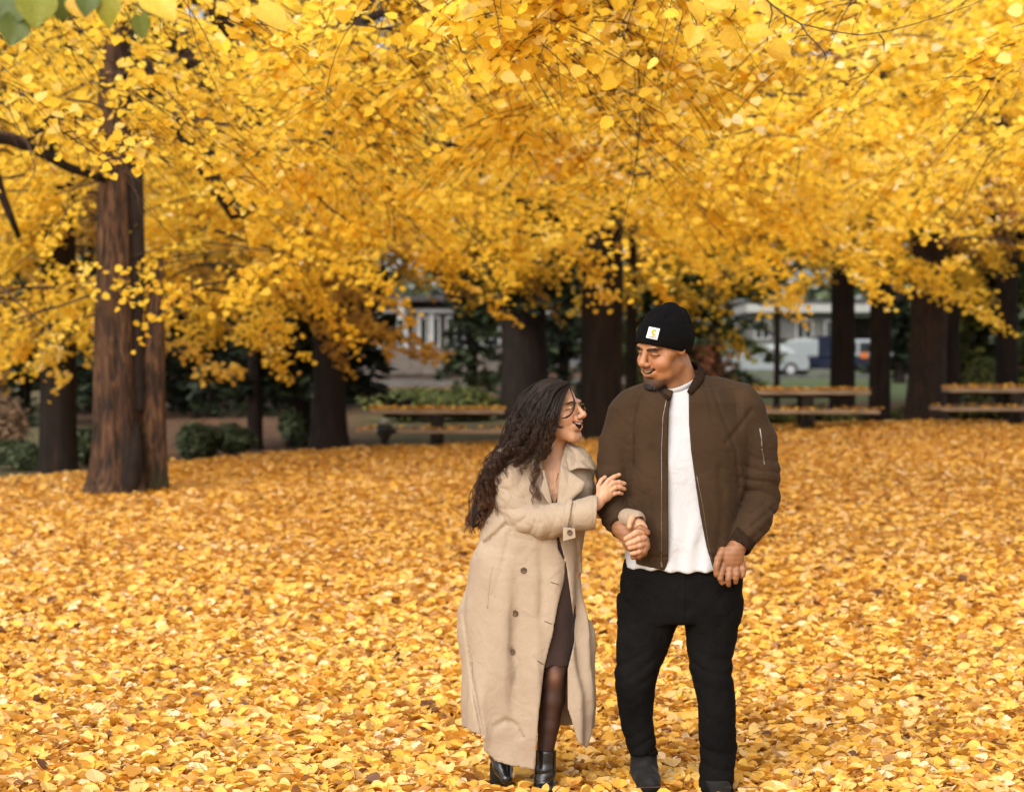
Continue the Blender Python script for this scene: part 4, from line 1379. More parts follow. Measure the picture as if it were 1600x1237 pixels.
def wob(x, d, q, f, s):
    return np.sin(x * f + s + 1.7 * np.sin(q * f * .7 + s)) * np.sin(q * f * 1.2 + 1.3 * s + 1.1 * np.sin(d * f + s)) + .5 * np.sin(x * f * 2.1 - q * f * 1.4 + d * f + 2 * s)


def patchy(x, d, q, s):
    return .45 + .55 * np.clip(.5 + .6 * wob(x, d, q, .045, s), 0, 1)


def crinkle(x, d, q, s, f=.055):
    a = np.abs(np.sin(1.6 * wob(x, d, q, f, s)))
    b = np.abs(np.sin(1.9 * wob(x * .8 + 11, d, q * 1.3, f * 1.7, s + 2)))
    return (1 - a ** .5) * 1.3 + (1 - b ** .5) * .7 - .8


def ridge(v):
    """sharp-crested folds out of a smooth wave"""
    return 1 - 2 * np.abs(np.sin(v)) ** .7


def axes_of(F, roll=0.0):
    F = np.array(F, float); F /= np.linalg.norm(F)
    U = np.array([0, 0, -1.0]); U -= U.dot(F) * F; U /= np.linalg.norm(U)
    L = np.cross(F, U)
    if roll: U, L = U * math.cos(roll) + L * math.sin(roll), L * math.cos(roll) - U * math.sin(roll)
    return F, U, L


class Head:
    """places head-local points (lateral, forward, up in metres) into person units"""
    def __init__(h, c, F, scale, roll=0.0):
        h.c = np.array(c, float); h.s = S * scale
        h.F, h.U, h.L = axes_of(F, roll)
        h.R = np.array([h.L, h.F, h.U])

    def w(h, p):
        p = np.asarray(p, float)
        return h.c + h.s * (p[..., 0:1] * h.L + p[..., 1:2] * h.F + p[..., 2:3] * h.U) if p.ndim > 1 else h.c + h.s * (p[0] * h.L + p[1] * h.F + p[2] * h.U)

    def loc(h, V):
        return (V - h.c) @ h.R.T / h.s


def face(f, h, male, mouth_open, smile=1.0):
    s = h.s
    E = lambda c, r, k, op='add': f.ell(h.w(c), np.array(r) * s, k * s, op, h.R)
    C = lambda a, b, ra, rb, k, op='add': f.cone(h.w(a), h.w(b), ra * s, rb * s, k * s, op)
    E((0, -.018, .040), (.076, .096, .084), .01)
    E((0, .030, -.030), (.060, .060, .070), .03)
    E((0, .022, -.056), (.056 + .008 * male, .054, .044), .025)                      # jaw
    for x in (-1, 1):
        C((x * .052, -.005, -.045), (x * .022, .066, -.094), .020, .018, .022)
        E((x * .038, .056, -.022), (.027 + .003 * male, .025 + .002 * male, .024), .018)            # raised cheeks
        E((x * .050, .030, .006), (.022, .026, .020), .018)             # cheekbone
        E((x * .077, -.008, .006 + .010 * male), (.009, .018, .029 - .004 * male), .006)            # ear
        E((x * .084, .000, .008 + .010 * male), (.006, .009, .016), .005, 'sub')
    E((0, .074, -.100), (.020, .015, .016), .016)                        # chin
    C((-.034, .079, .034), (.034, .079, .034), .011, .011, .016)          # brow
    for x in (-1, 1): E((x * .031, .101, .014), (.018, .014, .011), .012, 'sub')
    for x in (-1, 1):
        E((x * .031, .0735, .011), (.0150, .0145, .0105), .006)           # closed lids bulge
    nr = 1.22 if male else .92
    C((0, .088, .020), (0, .112 - .003 * male, -.012), .0075 * nr, .0105 * nr, .010)
    E((0, .113 - .003 * male, -.016), (.0125 * nr, .012, .0105), .006)
    for x in (-1, 1):
        E((x * .0135 * nr, .1005, -.021), (.0095 * nr, .012, .0085), .005)
        E((x * .0075, .107, -.0285), (.0035, .005, .003), .002, 'sub')
    # mouth
    zm = -.050
    w = .030 if male else .031
    up, lowr, mid = [], [], []
    n = 7
    for i in range(n):
        t = -1 + 2 * i / (n - 1)
        y = .0965 - .0135 * t * t
        lift = .0068 * smile * t * t
        up.append((w * t, y + .002, zm + .004 + lift + mouth_open * .3 * (1 - t * t)))
        lowr.append((w * t, y - .002 - mouth_open * .25 * (1 - t * t), zm - .004 + lift - mouth_open * (1 - t * t)))
        mid.append((w * t * .9, y + .000, zm + lift))
    E((0, .078, zm), (.036, .020, .024), .012)
    for i in range(n - 1):
        C(up[i], up[i + 1], .0042, .0042, .004)
        C(lowr[i], lowr[i + 1], .0050, .0050, .005)
    for t in np.linspace(-.82, .82, 13):
        k_ = (t + 1) / 2 * (n - 1)
        u_ = np.array([np.interp(k_, range(n), [p[m] for p in up]) for m in range(3)])
        l_ = np.array([np.interp(k_, range(n), [p[m] for p in lowr]) for m in range(3)])
        cc = (u_ + l_) / 2
        hz_ = max((u_[2] - l_[2]) / 2 - .0022, .0016)
        E((cc[0], cc[1] + .003, cc[2]), (.0050, .017, hz_), .0010, 'sub')
    for x in (-1, 1):
        f.groove(h, [(x * .019, -.020), (x * .030, -.034), (x * .039, -.052)], .0028, .0045)      # smile folds
        f.groove(h, [(x * .018, .0075), (x * .031, .0115), (x * .045, .0070)], .0026, .0024)      # closed lids
        f.groove(h, [(x * .018, .022), (x * .031, .025), (x * .045, .019)], .0020, .0026)
        f.groove(h, [(x * .048, .012), (x * .058, .016)], .0014, .0022); f.groove(h, [(x * .048, .008), (x * .058, .004)], .0014, .0022)
    f.groove(h, [(-.014, -.074), (.014, -.074)], .0035, .0060)
    return np.array(up), np.array(lowr)


def seg_dist(P, pts):
    best = np.full(len(P), 1e9)
    for a, b in zip(pts[:-1], pts[1:]):
        ab = b - a
        t = np.clip(((P - a) @ ab) / (ab @ ab + 1e-12), 0, 1)
        best = np.minimum(best, np.linalg.norm(P - a - t[:, None] * ab, axis=1))
    return best


def seg2(P, pts):
    Q2 = P[:, [0, 2]]
    pts = np.array(pts, float)
    return seg_dist(Q2, pts)


def eye_pigment(P, c, hd, lash_c, brow_c, bw=.0035, bz=.0285):
    fr = hd * (P[:, 1] > .05)
    for x in (-1, 1):
        k = fr * np.clip(1.25 - seg2(P, [(x * .017, .0072), (x * .024, .0105), (x * .031, .0117), (x * .039, .0105), (x * .047, .0062)]) / .0021, 0, 1)
        c = c * (1 - .93 * k[:, None]) + np.array(lash_c) * .93 * k[:, None]
        k = fr * np.exp(-(seg2(P, [(x * .031, .004), (x * .031, .018)]) / .012) ** 2) * .22
        c = c * (1 - k[:, None]) + np.array(lash_c) * k[:, None]
        k = fr * np.exp(-(seg2(P, [(x * .014, bz - .001), (x * .030, bz + .005), (x * .048, bz)]) / bw) ** 2) * .8
        c = c * (1 - k[:, None]) + np.array(brow_c) * k[:, None]
    return c


def sm(v, a, b): return np.clip((v - a) / (b - a), 0, 1)


def skin_material(name, rough=.5):
    m, nt, b, _ = new_mat(name)
    a = N(nt, 'ShaderNodeAttribute', attribute_name='col')
    tc = N(nt, 'ShaderNodeTexCoord')
    n = N(nt, 'ShaderNodeTexNoise', Scale=38.0, Detail=5.0)
    nt.links.new(tc.outputs['Object'], n.inputs['Vector'])
    r = ramp(nt, [(.3, (.86, .82, .80)), (.7, (1.08, 1.06, 1.05))])
    nt.links.new(n.outputs['Fac'], r.inputs[0])
    mx = N(nt, 'ShaderNodeMix', data_type='RGBA', blend_type='MULTIPLY'); mx.inputs[0].default_value = 1
    nt.links.new(a.outputs['Color'], mx.inputs[6]); nt.links.new(r.outputs[0], mx.inputs[7])
    nt.links.new(mx.outputs[2], b.inputs['Base Color'])
    b.inputs['Roughness'].default_value = rough
    b.inputs['Specular IOR Level'].default_value = .4
    b.inputs['Subsurface Weight'].default_value = .12
    b.inputs['Subsurface Radius'].default_value = (.012, .004, .002)
    b.inputs['Subsurface Scale'].default_value = .6
    n2 = N(nt, 'ShaderNodeTexNoise', Scale=220.0, Detail=3.0)
    nt.links.new(tc.outputs['Object'], n2.inputs['Vector'])
    bp = N(nt, 'ShaderNodeBump', Strength=.25, Distance=.002)
    nt.links.new(n2.outputs['Fac'], bp.inputs['Height'])
    nt.links.new(bp.outputs[0], b.inputs['Normal'])
    return m


def fabric(name, c0, c1, rough=.8, weave=420, bump=.3, sheen=.2, big=.25, spec=.25):
    m, nt, b, _ = new_mat(name)
    tc = N(nt, 'ShaderNodeTexCoord')
    n = N(nt, 'ShaderNodeTexNoise', Scale=7.0, Detail=7.0)
    nt.links.new(tc.outputs['Object'], n.inputs['Vector'])
    r = ramp(nt, [(.3, c0), (.7, c1)])
    nt.links.new(n.outputs['Fac'], r.inputs[0])
    fine = N(nt, 'ShaderNodeTexNoise', Scale=float(weave), Detail=2.0)
    nt.links.new(tc.outputs['Object'], fine.inputs['Vector'])
    rf = ramp(nt, [(.35, (.88, .88, .88)), (.65, (1.08, 1.08, 1.08))])
    nt.links.new(fine.outputs['Fac'], rf.inputs[0])
    mx = N(nt, 'ShaderNodeMix', data_type='RGBA', blend_type='MULTIPLY'); mx.inputs[0].default_value = 1
    nt.links.new(r.outputs[0], mx.inputs[6]); nt.links.new(rf.outputs[0], mx.inputs[7])
    nt.links.new(mx.outputs[2], b.inputs['Base Color'])
    b.inputs['Roughness'].default_value = rough
    b.inputs['Specular IOR Level'].default_value = spec
    b.inputs['Sheen Weight'].default_value = sheen
    wr = N(nt, 'ShaderNodeTexNoise', Scale=16.0, Detail=5.0, Distortion=1.2)
    nt.links.new(tc.outputs['Object'], wr.inputs['Vector'])
    b1 = N(nt, 'ShaderNodeBump', Strength=big, Distance=.012)
    nt.links.new(wr.outputs['Fac'], b1.inputs['Height'])
    b2 = N(nt, 'ShaderNodeBump', Strength=bump, Distance=.002)
    nt.links.new(fine.outputs['Fac'], b2.inputs['Height'])
    nt.links.new(b1.outputs[0], b2.inputs['Normal'])
    nt.links.new(b2.outputs[0], b.inputs['Normal'])
    return m


def rib_fabric(name, c, scale=260, axis=0):
    m, nt, b, _ = new_mat(name)
    tc = N(nt, 'ShaderNodeTexCoord')
    w = N(nt, 'ShaderNodeTexWave', Scale=float(scale), Distortion=.6)
    w.bands_direction = 'XYZ'[axis]
    nt.links.new(tc.outputs['Object'], w.inputs['Vector'])
    n = N(nt, 'ShaderNodeTexNoise', Scale=60.0, Detail=4.0)
    nt.links.new(tc.outputs['Object'], n.inputs['Vector'])
    r = ramp(nt, [(.3, tuple(q * .7 for q in c)), (.7, tuple(q * 1.25 for q in c))])
    nt.links.new(n.outputs['Fac'], r.inputs[0])
    nt.links.new(r.outputs[0], b.inputs['Base Color'])
    b.inputs['Roughness'].default_value = .9
    b.inputs['Specular IOR Level'].default_value = .06
    bp = N(nt, 'ShaderNodeBump', Strength=.7, Distance=.003)
    nt.links.new(w.outputs['Fac'], bp.inputs['Height'])
    nt.links.new(bp.outputs[0], b.inputs['Normal'])
    return m


M['skin'] = skin_material('skin')
M['sole_rubber'] = noise_mat('sole rubber', [(.3, (.012, .012, .012)), (.7, (.02, .02, .02))], 9, 3, .8, .1)
M['jacket'] = fabric('brown nylon', (.034, .0185, .0090), (.048, .0275, .0140), .88, 600, .25, .03, .2, .12)
M['rib'] = rib_fabric('brown ribbing', (.036, .021, .013), 240, 0)
M['tee'] = fabric('white jersey', (.45, .45, .47), (.53, .53, .55), .9, 900, .1, .0, .45)
M['jeans'] = fabric('black denim', (.0028, .0026, .0026), (.0068, .0063, .0062), .9, 700, .4, .0, .5, .08)
M['beanie'] = rib_fabric('black knit', (.0055, .0055, .006), 150, 0)
M['suede'] = fabric('black suede', (.005, .0045, .0045), (.011, .010, .009), .75, 400, .3, .03, .3)
M['coat'] = fabric('beige gabardine', (.305, .230, .163), (.36, .278, .20), .78, 900, .2, .05, .5)
M['dress'] = fabric('dark brown knit', (.030, .017, .014), (.045, .026, .021), .9, 500, .4, .05, .3)
M['tights'] = skin_material('sheer black tights', .55)
M['boot'] = noise_mat('polished black leather', [(.3, (.006, .006, .006)), (.7, (.012, .011, .011))], 12, 4, .22, .25, 60, spec=.6, bdist=.002)
M['hair'] = noise_mat('dark brown hair', [(.3, (.006, .004, .003)), (.7, (.016, .010, .008))], 40, 4, .8, .0, spec=.15)
M['beard'] = noise_mat('black beard hair', [(.3, (.006, .004, .003)), (.7, (.015, .010, .008))], 60, 4, .6, .0)
M['tooth'] = noise_mat('teeth', [(.3, (.72, .68, .60)), (.7, (.82, .79, .72))], 20, 2, .25, .0)
M['metal'] = noise_mat('zip metal', [(.3, (.16, .14, .12)), (.7, (.30, .27, .24))], 60, 2, .3, .0)
M['metal'].node_tree.nodes['Principled BSDF'].inputs['Metallic'].default_value = .8
M['gold_wire'] = noise_mat('thin gold wire', [(.3, (.55, .38, .16)), (.7, (.65, .46, .20))], 60, 2, .25, .0)
M['gold_wire'].node_tree.nodes['Principled BSDF'].inputs['Metallic'].default_value = 1
M['button'] = noise_mat('horn button', [(.3, (.05, .028, .014)), (.7, (.15, .09, .045))], 90, 3, .35, .0)
M['label_white'] = noise_mat('woven white label', [(.3, (.60, .60, .62)), (.7, (.72, .72, .74))], 200, 2, .8, .1)
M['label_orange'] = noise_mat('orange stitching', [(.3, (.75, .28, .02)), (.7, (.85, .36, .04))], 200, 2, .8, .1)
M['label_black'] = noise_mat('black stitching', [(.3, (.03, .03, .03)), (.7, (.05, .05, .05))], 200, 2, .8, .1)
m, nt, b_, _ = new_mat('curly hair lengths')
a_ = N(nt, 'ShaderNodeAttribute', attribute_name='tip')
r_ = ramp(nt, [(0, (.020, .011, .007)), (.4, (.042, .021, .012)), (.75, (.085, .036, .018)), (1, (.17, .075, .034))])
nt.links.new(a_.outputs['Fac'], r_.inputs[0]); nt.links.new(r_.outputs[0], b_.inputs['Base Color'])
b_.inputs['Roughness'].default_value = .5; b_.inputs['Specular IOR Level'].default_value = .3
M['curl'] = m


def strands(name, paths, rad, mat, parent, base, tip=None, n=3, taper=.35):
    """paths (k, m, 3) in person units, rad (k,)"""
    k, m_, _ = paths.shape
    W = to_world(paths)
    V, F = tubes_np(W, rad / S, rad * taper / S, n)
    at_ = {}
    if tip is not None: at_['tip'] = ('POINT', np.repeat(tip.reshape(k, m_), n, axis=1).ravel() if tip.ndim == 2 else np.repeat(tip, n))
    return mesh_np(name, V - np.array(base), F, mat, parent, attrs=at_)


def fingers(f, spec, k=1.6):
    for pts, r0, r1 in spec:
        n = len(pts)
        f.chain([np.array(p, float) for p in pts], list(np.linspace(r0, r1, n)), k)


# ================================================================== the man
feet = to_world(np.array([[1060., -10, 1240]]))[0]
mb_ = (float(feet[0]), float(feet[1]), 0.0)
man = empty('person', mb_)
tag(man, 'man in brown bomber jacket, black beanie and black jeans looking down at the woman', 'person')

HM = Head((1037, -15, 548), (-.736, -.618, .276), 1.05, roll=.14)
xs = np.arange(925, 1232, 1.85)
ds = np.arange(-95, 62, 1.85)
qs = np.concatenate([np.arange(505, 642, 1.35), np.arange(643, 780, 5), np.arange(781, 925, 1.4), np.arange(926, 1290, 7)])
f = Field(xs, ds, qs)
up_m, lo_m = face(f, HM, True, .0095, 1.9)
# neck, trunk, limbs (slimmer than the clothes)
f.cone((1052, 10, 590), (1068, 14, 640), 31, 34, 12)
f.cone((1050, 2, 572), (1062, 10, 620), 29, 32, 12)
f.loft([(612, 1020, 1120, 6, 22), (650, 990, 1160, 4, 34), (720, 990, 1160, 0, 42), (800, 1000, 1145, 0, 42), (880, 995, 1150, 2, 44), (950, 985, 1150, 4, 44)], 14)
for a, b, ra, rb in (((992, 4, 645), (962, -4, 785), 22, 17), ((962, -4, 785), (978, -50, 826), 16, 12), ((1150, 4, 640), (1190, 2, 770), 22, 18), ((1190, 2, 770), (1153, -44, 845), 17, 12),
                     ((1015, 4, 930), (995, -4, 1060), 30, 19), ((995, -4, 1060), (1004, 6, 1185), 18, 11), ((1112, 0, 930), (1112, -18, 1060), 30, 19), ((1112, -18, 1060), (1117, -38, 1225), 18, 11)):
    f.cone(a, b, ra, rb, 8)
f.cone((1006, 6, 1190), (1012, -34, 1212), 9, 8, 6)
f.cone((1118, -40, 1225), (1122, -84, 1250), 8, 7, 6)
# hand holding hers (image left): back of the hand faces the camera, thumb above, fingers folded under hers
f.cone((968, -52, 822), (988, -72, 842), 14.5, 14, 6)
f.ell((986, -72, 842), (17, 10, 15), 5)
fingers(f, [([(985, -76, 826), (996, -84, 820), (1006, -84, 826)], 6.8, 5.6),
            ([(994, -74, 838), (1004, -80, 838), (1006, -82, 846)], 6.5, 5.6),
            ([(996, -72, 846), (1006, -78, 848), (1002, -84, 855)], 6.3, 5.2),
            ([(994, -70, 854), (1002, -76, 858), (994, -82, 862)], 6.0, 5.0),
            ([(988, -68, 860), (994, -74, 864), (985, -78, 864)], 5.4, 4.4)])
# hanging hand (image right)
f.cone((1153, -45, 842), (1143, -54, 858), 14.5, 15, 6)
f.ell((1139, -58, 867), (18, 9, 18), 5)
fingers(f, [([(1124, -58, 856), (1117, -64, 868), (1114, -67, 880), (1114, -66, 892)], 6.6, 4.5),
            ([(1126, -58, 878), (1121, -64, 892), (1120, -65, 898), (1123, -62, 905)], 5.9, 4.1),
            ([(1136, -58, 881), (1133, -65, 896), (1132, -65, 900), (1133, -61, 908)], 6.0, 4.1),
            ([(1146, -57, 879), (1145, -64, 893), (1144, -64, 898), (1144, -60, 904)], 5.8, 4.0),
            ([(1154, -54, 874), (1156, -60, 886), (1155, -60, 894), (1153, -56, 896)], 5.2, 3.6)], 1.0)


def man_col(V):
    c = np.tile(np.array([.39, .178, .080]), (len(V), 1))
    P = HM.loc(V)
    hd = (V[:, 2] < 640)
    red = np.array([.42, .155, .085])
    for x in (-1, 1):
        k = hd * np.exp(-((P[:, 0] - x * .036) ** 2 + (P[:, 1] - .08) ** 2 + (P[:, 2] + .015) ** 2) / .0004)
        c = c * (1 - .5 * k[:, None]) + red * .5 * k[:, None]
    k = np.clip(1 - np.minimum(seg_dist(P, up_m), seg_dist(P, lo_m)) / .0062, 0, 1) * hd
    c = c * (1 - k[:, None]) + np.array([.27, .085, .06]) * k[:, None]
    cav = hd * (np.abs(P[:, 0]) < .028) * (P[:, 1] > .055) * (P[:, 1] < .0935 - 13 * P[:, 0] ** 2) * (np.abs(P[:, 2] + .049 - 12 * P[:, 0] ** 2) < .0085)
    c[cav > 0] = (.05, .012, .01)
    # stubble: moustache, jaw line and round the chin
    jaw = hd * sm(-P[:, 2], .066, .082) * sm(P[:, 1], .02, .06) * .93
    mus = hd * np.exp(-((P[:, 2] + .036) / .006) ** 2) * (np.abs(P[:, 0]) < .034) * (P[:, 1] > .07) * .5
    side = hd * np.exp(-((np.abs(P[:, 0]) - .066) / .012) ** 2) * sm(-P[:, 2], -.02, .02) * sm(P[:, 1], -.03, .0) * sm(.055 - P[:, 1], 0, .02) * .45
    for k in (jaw, mus, side): c = c * (1 - k[:, None]) + np.array([.045, .024, .016]) * k[:, None]
    # knuckles and nails a little redder and lighter
    hk = (V[:, 2] > 780)
    wv = .93 + .1 * np.sin(V[:, 2] * .8) * hk
    c *= wv[:, None]
    c *= (1 - .30 * hk)[:, None]
    c = eye_pigment(P, c, hd, (.012, .007, .005), (.03, .017, .011), .0042)
    k = hd * np.exp(-((P[:, 2] + .072) / .007) ** 2) * (np.abs(P[:, 0]) < .02) * (P[:, 1] > .06) * .6
    c = c * (1 - k[:, None]) + np.array([.04, .022, .015]) * k[:, None]
    return c


sdf_object('body', f, M['skin'], man, mb_, man_col, 1)


def arc_teeth(h, n, w, z, yc, hgt, parent, base, lift=.006, name='teeth'):
    mb = MB()
    for i in range(n):
        t = -1 + 2 * (i + .5) / n
        x, y, zz = w * t, yc - .012 * t * t, z + lift * t * t
        ww = w / n * .94
        P = [(x - ww, y, zz + hgt / 2), (x + ww, y, zz + hgt / 2), (x + ww * .92, y + .0006, zz - hgt / 2), (x - ww * .92, y + .0006, zz - hgt / 2)]
        Q = P + [(a, b - .006, c) for a, b, c in P]
        W = to_world(np.array([h.w(q) for q in Q])) - np.array(base)
        mb.add(W.tolist(), [(0, 1, 2, 3), (7, 6, 5, 4), (0, 4, 5, 1), (1, 5, 6, 2), (2, 6, 7, 3), (3, 7, 4, 0)])
    return mb.build(name, M['tooth'], parent, True)


def brow_strands(h, parent, base, z0, y0, seed, thick=1.0, mat='beard', arch=.006, name='eyebrow'):
    g = np.random.default_rng(seed)
    for x in (-1, 1):
        n = 170
        t = g.random(n)
        X = x * (.014 + .034 * t); Z = z0 + arch * np.sin(t * 2.6) + g.normal(0, .0016 * thick, n); Yv = y0 - .014 * t ** 2 + .002
        P0 = np.stack([X, Yv, Z], 1)
        D = np.stack([x * .007 * np.ones(n), -.001 - .004 * t, .003 * (1 - t) + g.normal(0, .0008, n)], 1)
        q = np.linspace(0, 1, 4)
        pth = P0[:, None] + D[:, None] * q[:, None]
        pth = h.w(pth.reshape(-1, 3)).reshape(n, 4, 3)
        strands(name, pth, np.full(n, .26 * thick), M[mat], parent, base)


arc_teeth(HM, 8, .0205, -.0470, .0958, .0072, man, mb_, .0095)
brow_strands(HM, man, mb_, .0285, .0945, 4, 1.15)
# goatee and chin beard: a dense tuft of short hairs round a soft dark core
f = Field(np.arange(985, 1065, 1.3), np.arange(-92, 10, 1.3), np.arange(575, 640, 1.3))
f.ell(HM.w((0, .070, -.108)), np.array([.031, .028, .019]) * HM.s, 3, 'add', HM.R)
f.ell(HM.w((0, .055, -.124)), np.array([.026, .024, .016]) * HM.s, 6, 'add', HM.R)
f.put(lambda x, d, q: 1.1 * np.sin(x * 1.1 + q * .3) * np.sin(d * .9), (0, -199, 0), (9999, 99, 9999), 1, 'off')
beard_core = sdf_object('beard', f, M['beard'], man, mb_, None, 0)
g = np.random.default_rng(8)
n = 2200
a = g.uniform(-1, 1, n); s2 = g.random(n)
X = .034 * a
P0 = np.stack([X, .082 - .020 * a * a - .050 * s2 + g.normal(0, .003, n), -.100 - .012 * g.random(n) + .010 * a * a], 1)
D = np.stack([.2 * X + g.normal(0, .003, n), .018 + g.normal(0, .004, n) + .010 * s2, -.027 - .016 * g.random(n) * (1 - a * a)], 1)
q = np.linspace(0, 1, 5)
pth = P0[:, None] + D[:, None] * q[:, None]
pth[..., 1] -= .012 * q ** 2
pth += g.normal(0, .0012, pth.shape)
beard = strands('beard_hair', HM.w(pth.reshape(-1, 3)).reshape(n, 5, 3), np.full(n, .55), M['beard'], beard_core, mb_, taper=.4)

# beanie: cuff band and slouching crown
f = Field(np.arange(970, 1105, 1.4), np.arange(-92, 62, 1.4), np.arange(465, 575, 1.4))
f.ell(HM.w((0, -.012, .050)), np.array([.083, .104, .088]) * HM.s, 2, 'add', HM.R)
f.cone(HM.w((0, -.045, .094)), HM.w((0, -.005, .098)), 29, 24, 16)
f.ell(HM.w((.0, -.085, .108)), (13, 13, 11), 8)
f.crease([(1062, 0, 474), (1070, 0, 490), (1074, 0, 506)], 3.0, 5.0)


def cutplane(fld, p, nrm, soft=1.0):
    def fn(x, d, q): return (x - p[0]) * nrm[0] + (d - p[1]) * nrm[1] + (q - p[2]) * nrm[2]
    A = fn(*fld.pts((slice(None),) * 3))
    fld.F = np.maximum(fld.F, A.astype(np.float32))


rim = HM.w((0, .085, .052)); back = HM.w((0, -.11, -.040))
ax_ = (back - rim); ax_ /= np.linalg.norm(ax_)
nr = np.cross(ax_, HM.L); nr *= np.sign(nr[2])
cutplane(f, rim, nr)
f.put(lambda x, d, q: 1.1 * np.sin((x * .8 + d * .5) * .33 + 1) * np.sin(q * .12), (0, -99, 0), (9999, 99, 500), 1, 'off')
beanie = sdf_object("beanie", f, M["beanie"], man, mb_, None, 1)

f = Field(np.arange(970, 1105, 1.4), np.arange(-92, 62, 1.4), np.arange(465, 580, 1.4))
f.ell(HM.w((0, -.012, .045)), np.array([.090, .111, .104]) * HM.s, 2, 'add', HM.R)
cutplane(f, rim + nr * 1.5, nr)
cutplane(f, rim - nr * 31, -nr)
sdf_object('beanie_cuff', f, M['beanie'], beanie, mb_, None, 2).location = Vector((0, 0, 0))


def clean_children():
    pass


# label patch on the cuff, seen three quarters
pc = HM.w((.0, 0, 0))
cpos = np.array([1014.5, 0, 523.0])


def surf_d(fld, x, q):
    """front surface depth of a field at (x, q)"""
    i = int(np.argmin(abs(fld.ax[0] - x))); k = int(np.argmin(abs(fld.ax[2] - q)))
    col = fld.F[i, :, k]
    j = int(np.argmax(col < 0))
    if j == 0: return float(fld.ax[1][0])
    a, b = col[j - 1], col[j]
    return float(fld.ax[1][j - 1] + (fld.ax[1][j] - fld.ax[1][j - 1]) * a / (a - b))


def decal(fld, poly_fn, nu, nv, off, name, mat, parent, base, thick=1.0):
    """thin sewn patch following the cloth; poly_fn(u, v) -> (x, q)"""
    V = []
    for j in range(nv + 1):
        for i in range(nu + 1):
            x, q = poly_fn(i / nu, j / nv)
            V.append((x, surf_d(fld, x, q) - off, q))
    top = np.array(V); bot = top + [0, thick, 0]
    W = to_world(np.concatenate([top, bot])) - np.array(base)
    n1 = (nu + 1) * (nv + 1)
    Fq = []
    for j in range(nv):
        for i in range(nu):
            a = j * (nu + 1) + i
            Fq.append((a, a + nu + 1, a + nu + 2, a + 1)); 
            Fq.append((a + n1, a + 1 + n1, a + nu + 2 + n1, a + nu + 1 + n1))
    bd = [i for i in range(nu + 1)] + [j * (nu + 1) + nu for j in range(1, nv + 1)] + [nv * (nu + 1) + i for i in range(nu - 1, -1, -1)] + [j * (nu + 1) for j in range(nv - 1, 0, -1)]
    for a, b in zip(bd, bd[1:] + bd[:1]): Fq.append((a, b, b + n1, a + n1))
    return mesh_np(name, W, np.array(Fq), mat, parent, smooth=False)


A4 = np.array([(1011.0, 511.5), (1027.2, 514.8), (1023.0, 532.0), (1006.2, 528.3)])
bil = lambda u, v: tuple((A4[0] * (1 - u) + A4[1] * u) * (1 - v) + (A4[3] * (1 - u) + A4[2] * u) * v)
lp = decal(f, bil, 6, 6, 1.2, 'label_patch', M['label_white'], beanie, mb_)
cuff_f = f


def flat_shape(fld, pts, off, name, mat, parent, base, thick=.5):
    """small printed or stitched shape; pts are (u, v) on the patch"""
    P = [bil(u, v) for u, v in pts]
    c = np.mean(P, 0)
    V = [(x, surf_d(fld, x, q) - off, q) for x, q in P] + [(c[0], surf_d(fld, c[0], c[1]) - off, c[1])]
    n_ = len(P)
    W = to_world(np.array(V + [(x, d + thick, q) for x, d, q in V])) - np.array(base)
    Fq = []
    for i in range(n_):
        j = (i + 1) % n_
        Fq += [(i, j, n_, n_), ]
    tri = np.array([(i, n_, (i + 1) % n_) for i in range(n_)])
    quad = np.array([(i, (i + 1) % n_, (i + 1) % n_ + n_ + 1, i + n_ + 1) for i in range(n_)])
    return mesh_np(name, W, [tri, quad], mat, parent, smooth=False)


# the emblem: a rounded orange C-shaped wave with an inner curl, and the maker's word below it
th = np.linspace(math.radians(35), math.radians(335), 20)
outer = [(.56 + .24 * math.cos(a) * (1.0 if a < 4 else .95), .42 - .30 * math.sin(a)) for a in th]
inner = [(.60 + .07 * math.cos(a), .44 - .10 * math.sin(a)) for a in th[::-1]]
for i in range(len(th) - 1):
    k = len(th) - 1 - i
    pass
ring_o, ring_i = outer, inner[::-1]
mbv, mbf = [], []
for i in range(len(th)):
    for (u_, v_) in (ring_o[i], ring_i[i]):
        x, q = bil(u_, v_); mbv.append((x, surf_d(f, x, q) - 1.6, q))
for i in range(len(th) - 1): mbf.append((2 * i, 2 * i + 2, 2 * i + 3, 2 * i + 1))
mesh_np('emblem', to_world(np.array(mbv)) - np.array(mb_), np.array(mbf), M['label_orange'], beanie, smooth=False)
txt_c = bpy.data.curves.new('word', 'FONT')
txt_c.body = 'carhartt'
txt_c.size = 1.0; txt_c.extrude = .01; txt_c.align_x = 'CENTER'
to = bpy.data.objects.new('word', txt_c); COL.objects.link(to)
dg = bpy.context.evaluated_depsgraph_get()
tm = bpy.data.meshes.new_from_object(to.evaluated_get(dg))
bpy.data.objects.remove(to)
co = np.array([v.co[:] for v in tm.vertices])
wd = co[:, 0].max() - co[:, 0].min()
uu = .5 + (co[:, 0] - co[:, 0].mean()) / wd * .74
vv = .93 - co[:, 1] / wd * 1.05
W = []
for a, b in zip(uu, vv):
    x, q = bil(a, b); W.append((x, surf_d(f, x, q) - 1.5, q))
tm.vertices.foreach_set('co', (to_world(np.array(W)) - np.array(mb_)).astype(np.float32).ravel())
tm.materials.append(M['label_black'])
link('lettering', tm, beanie)

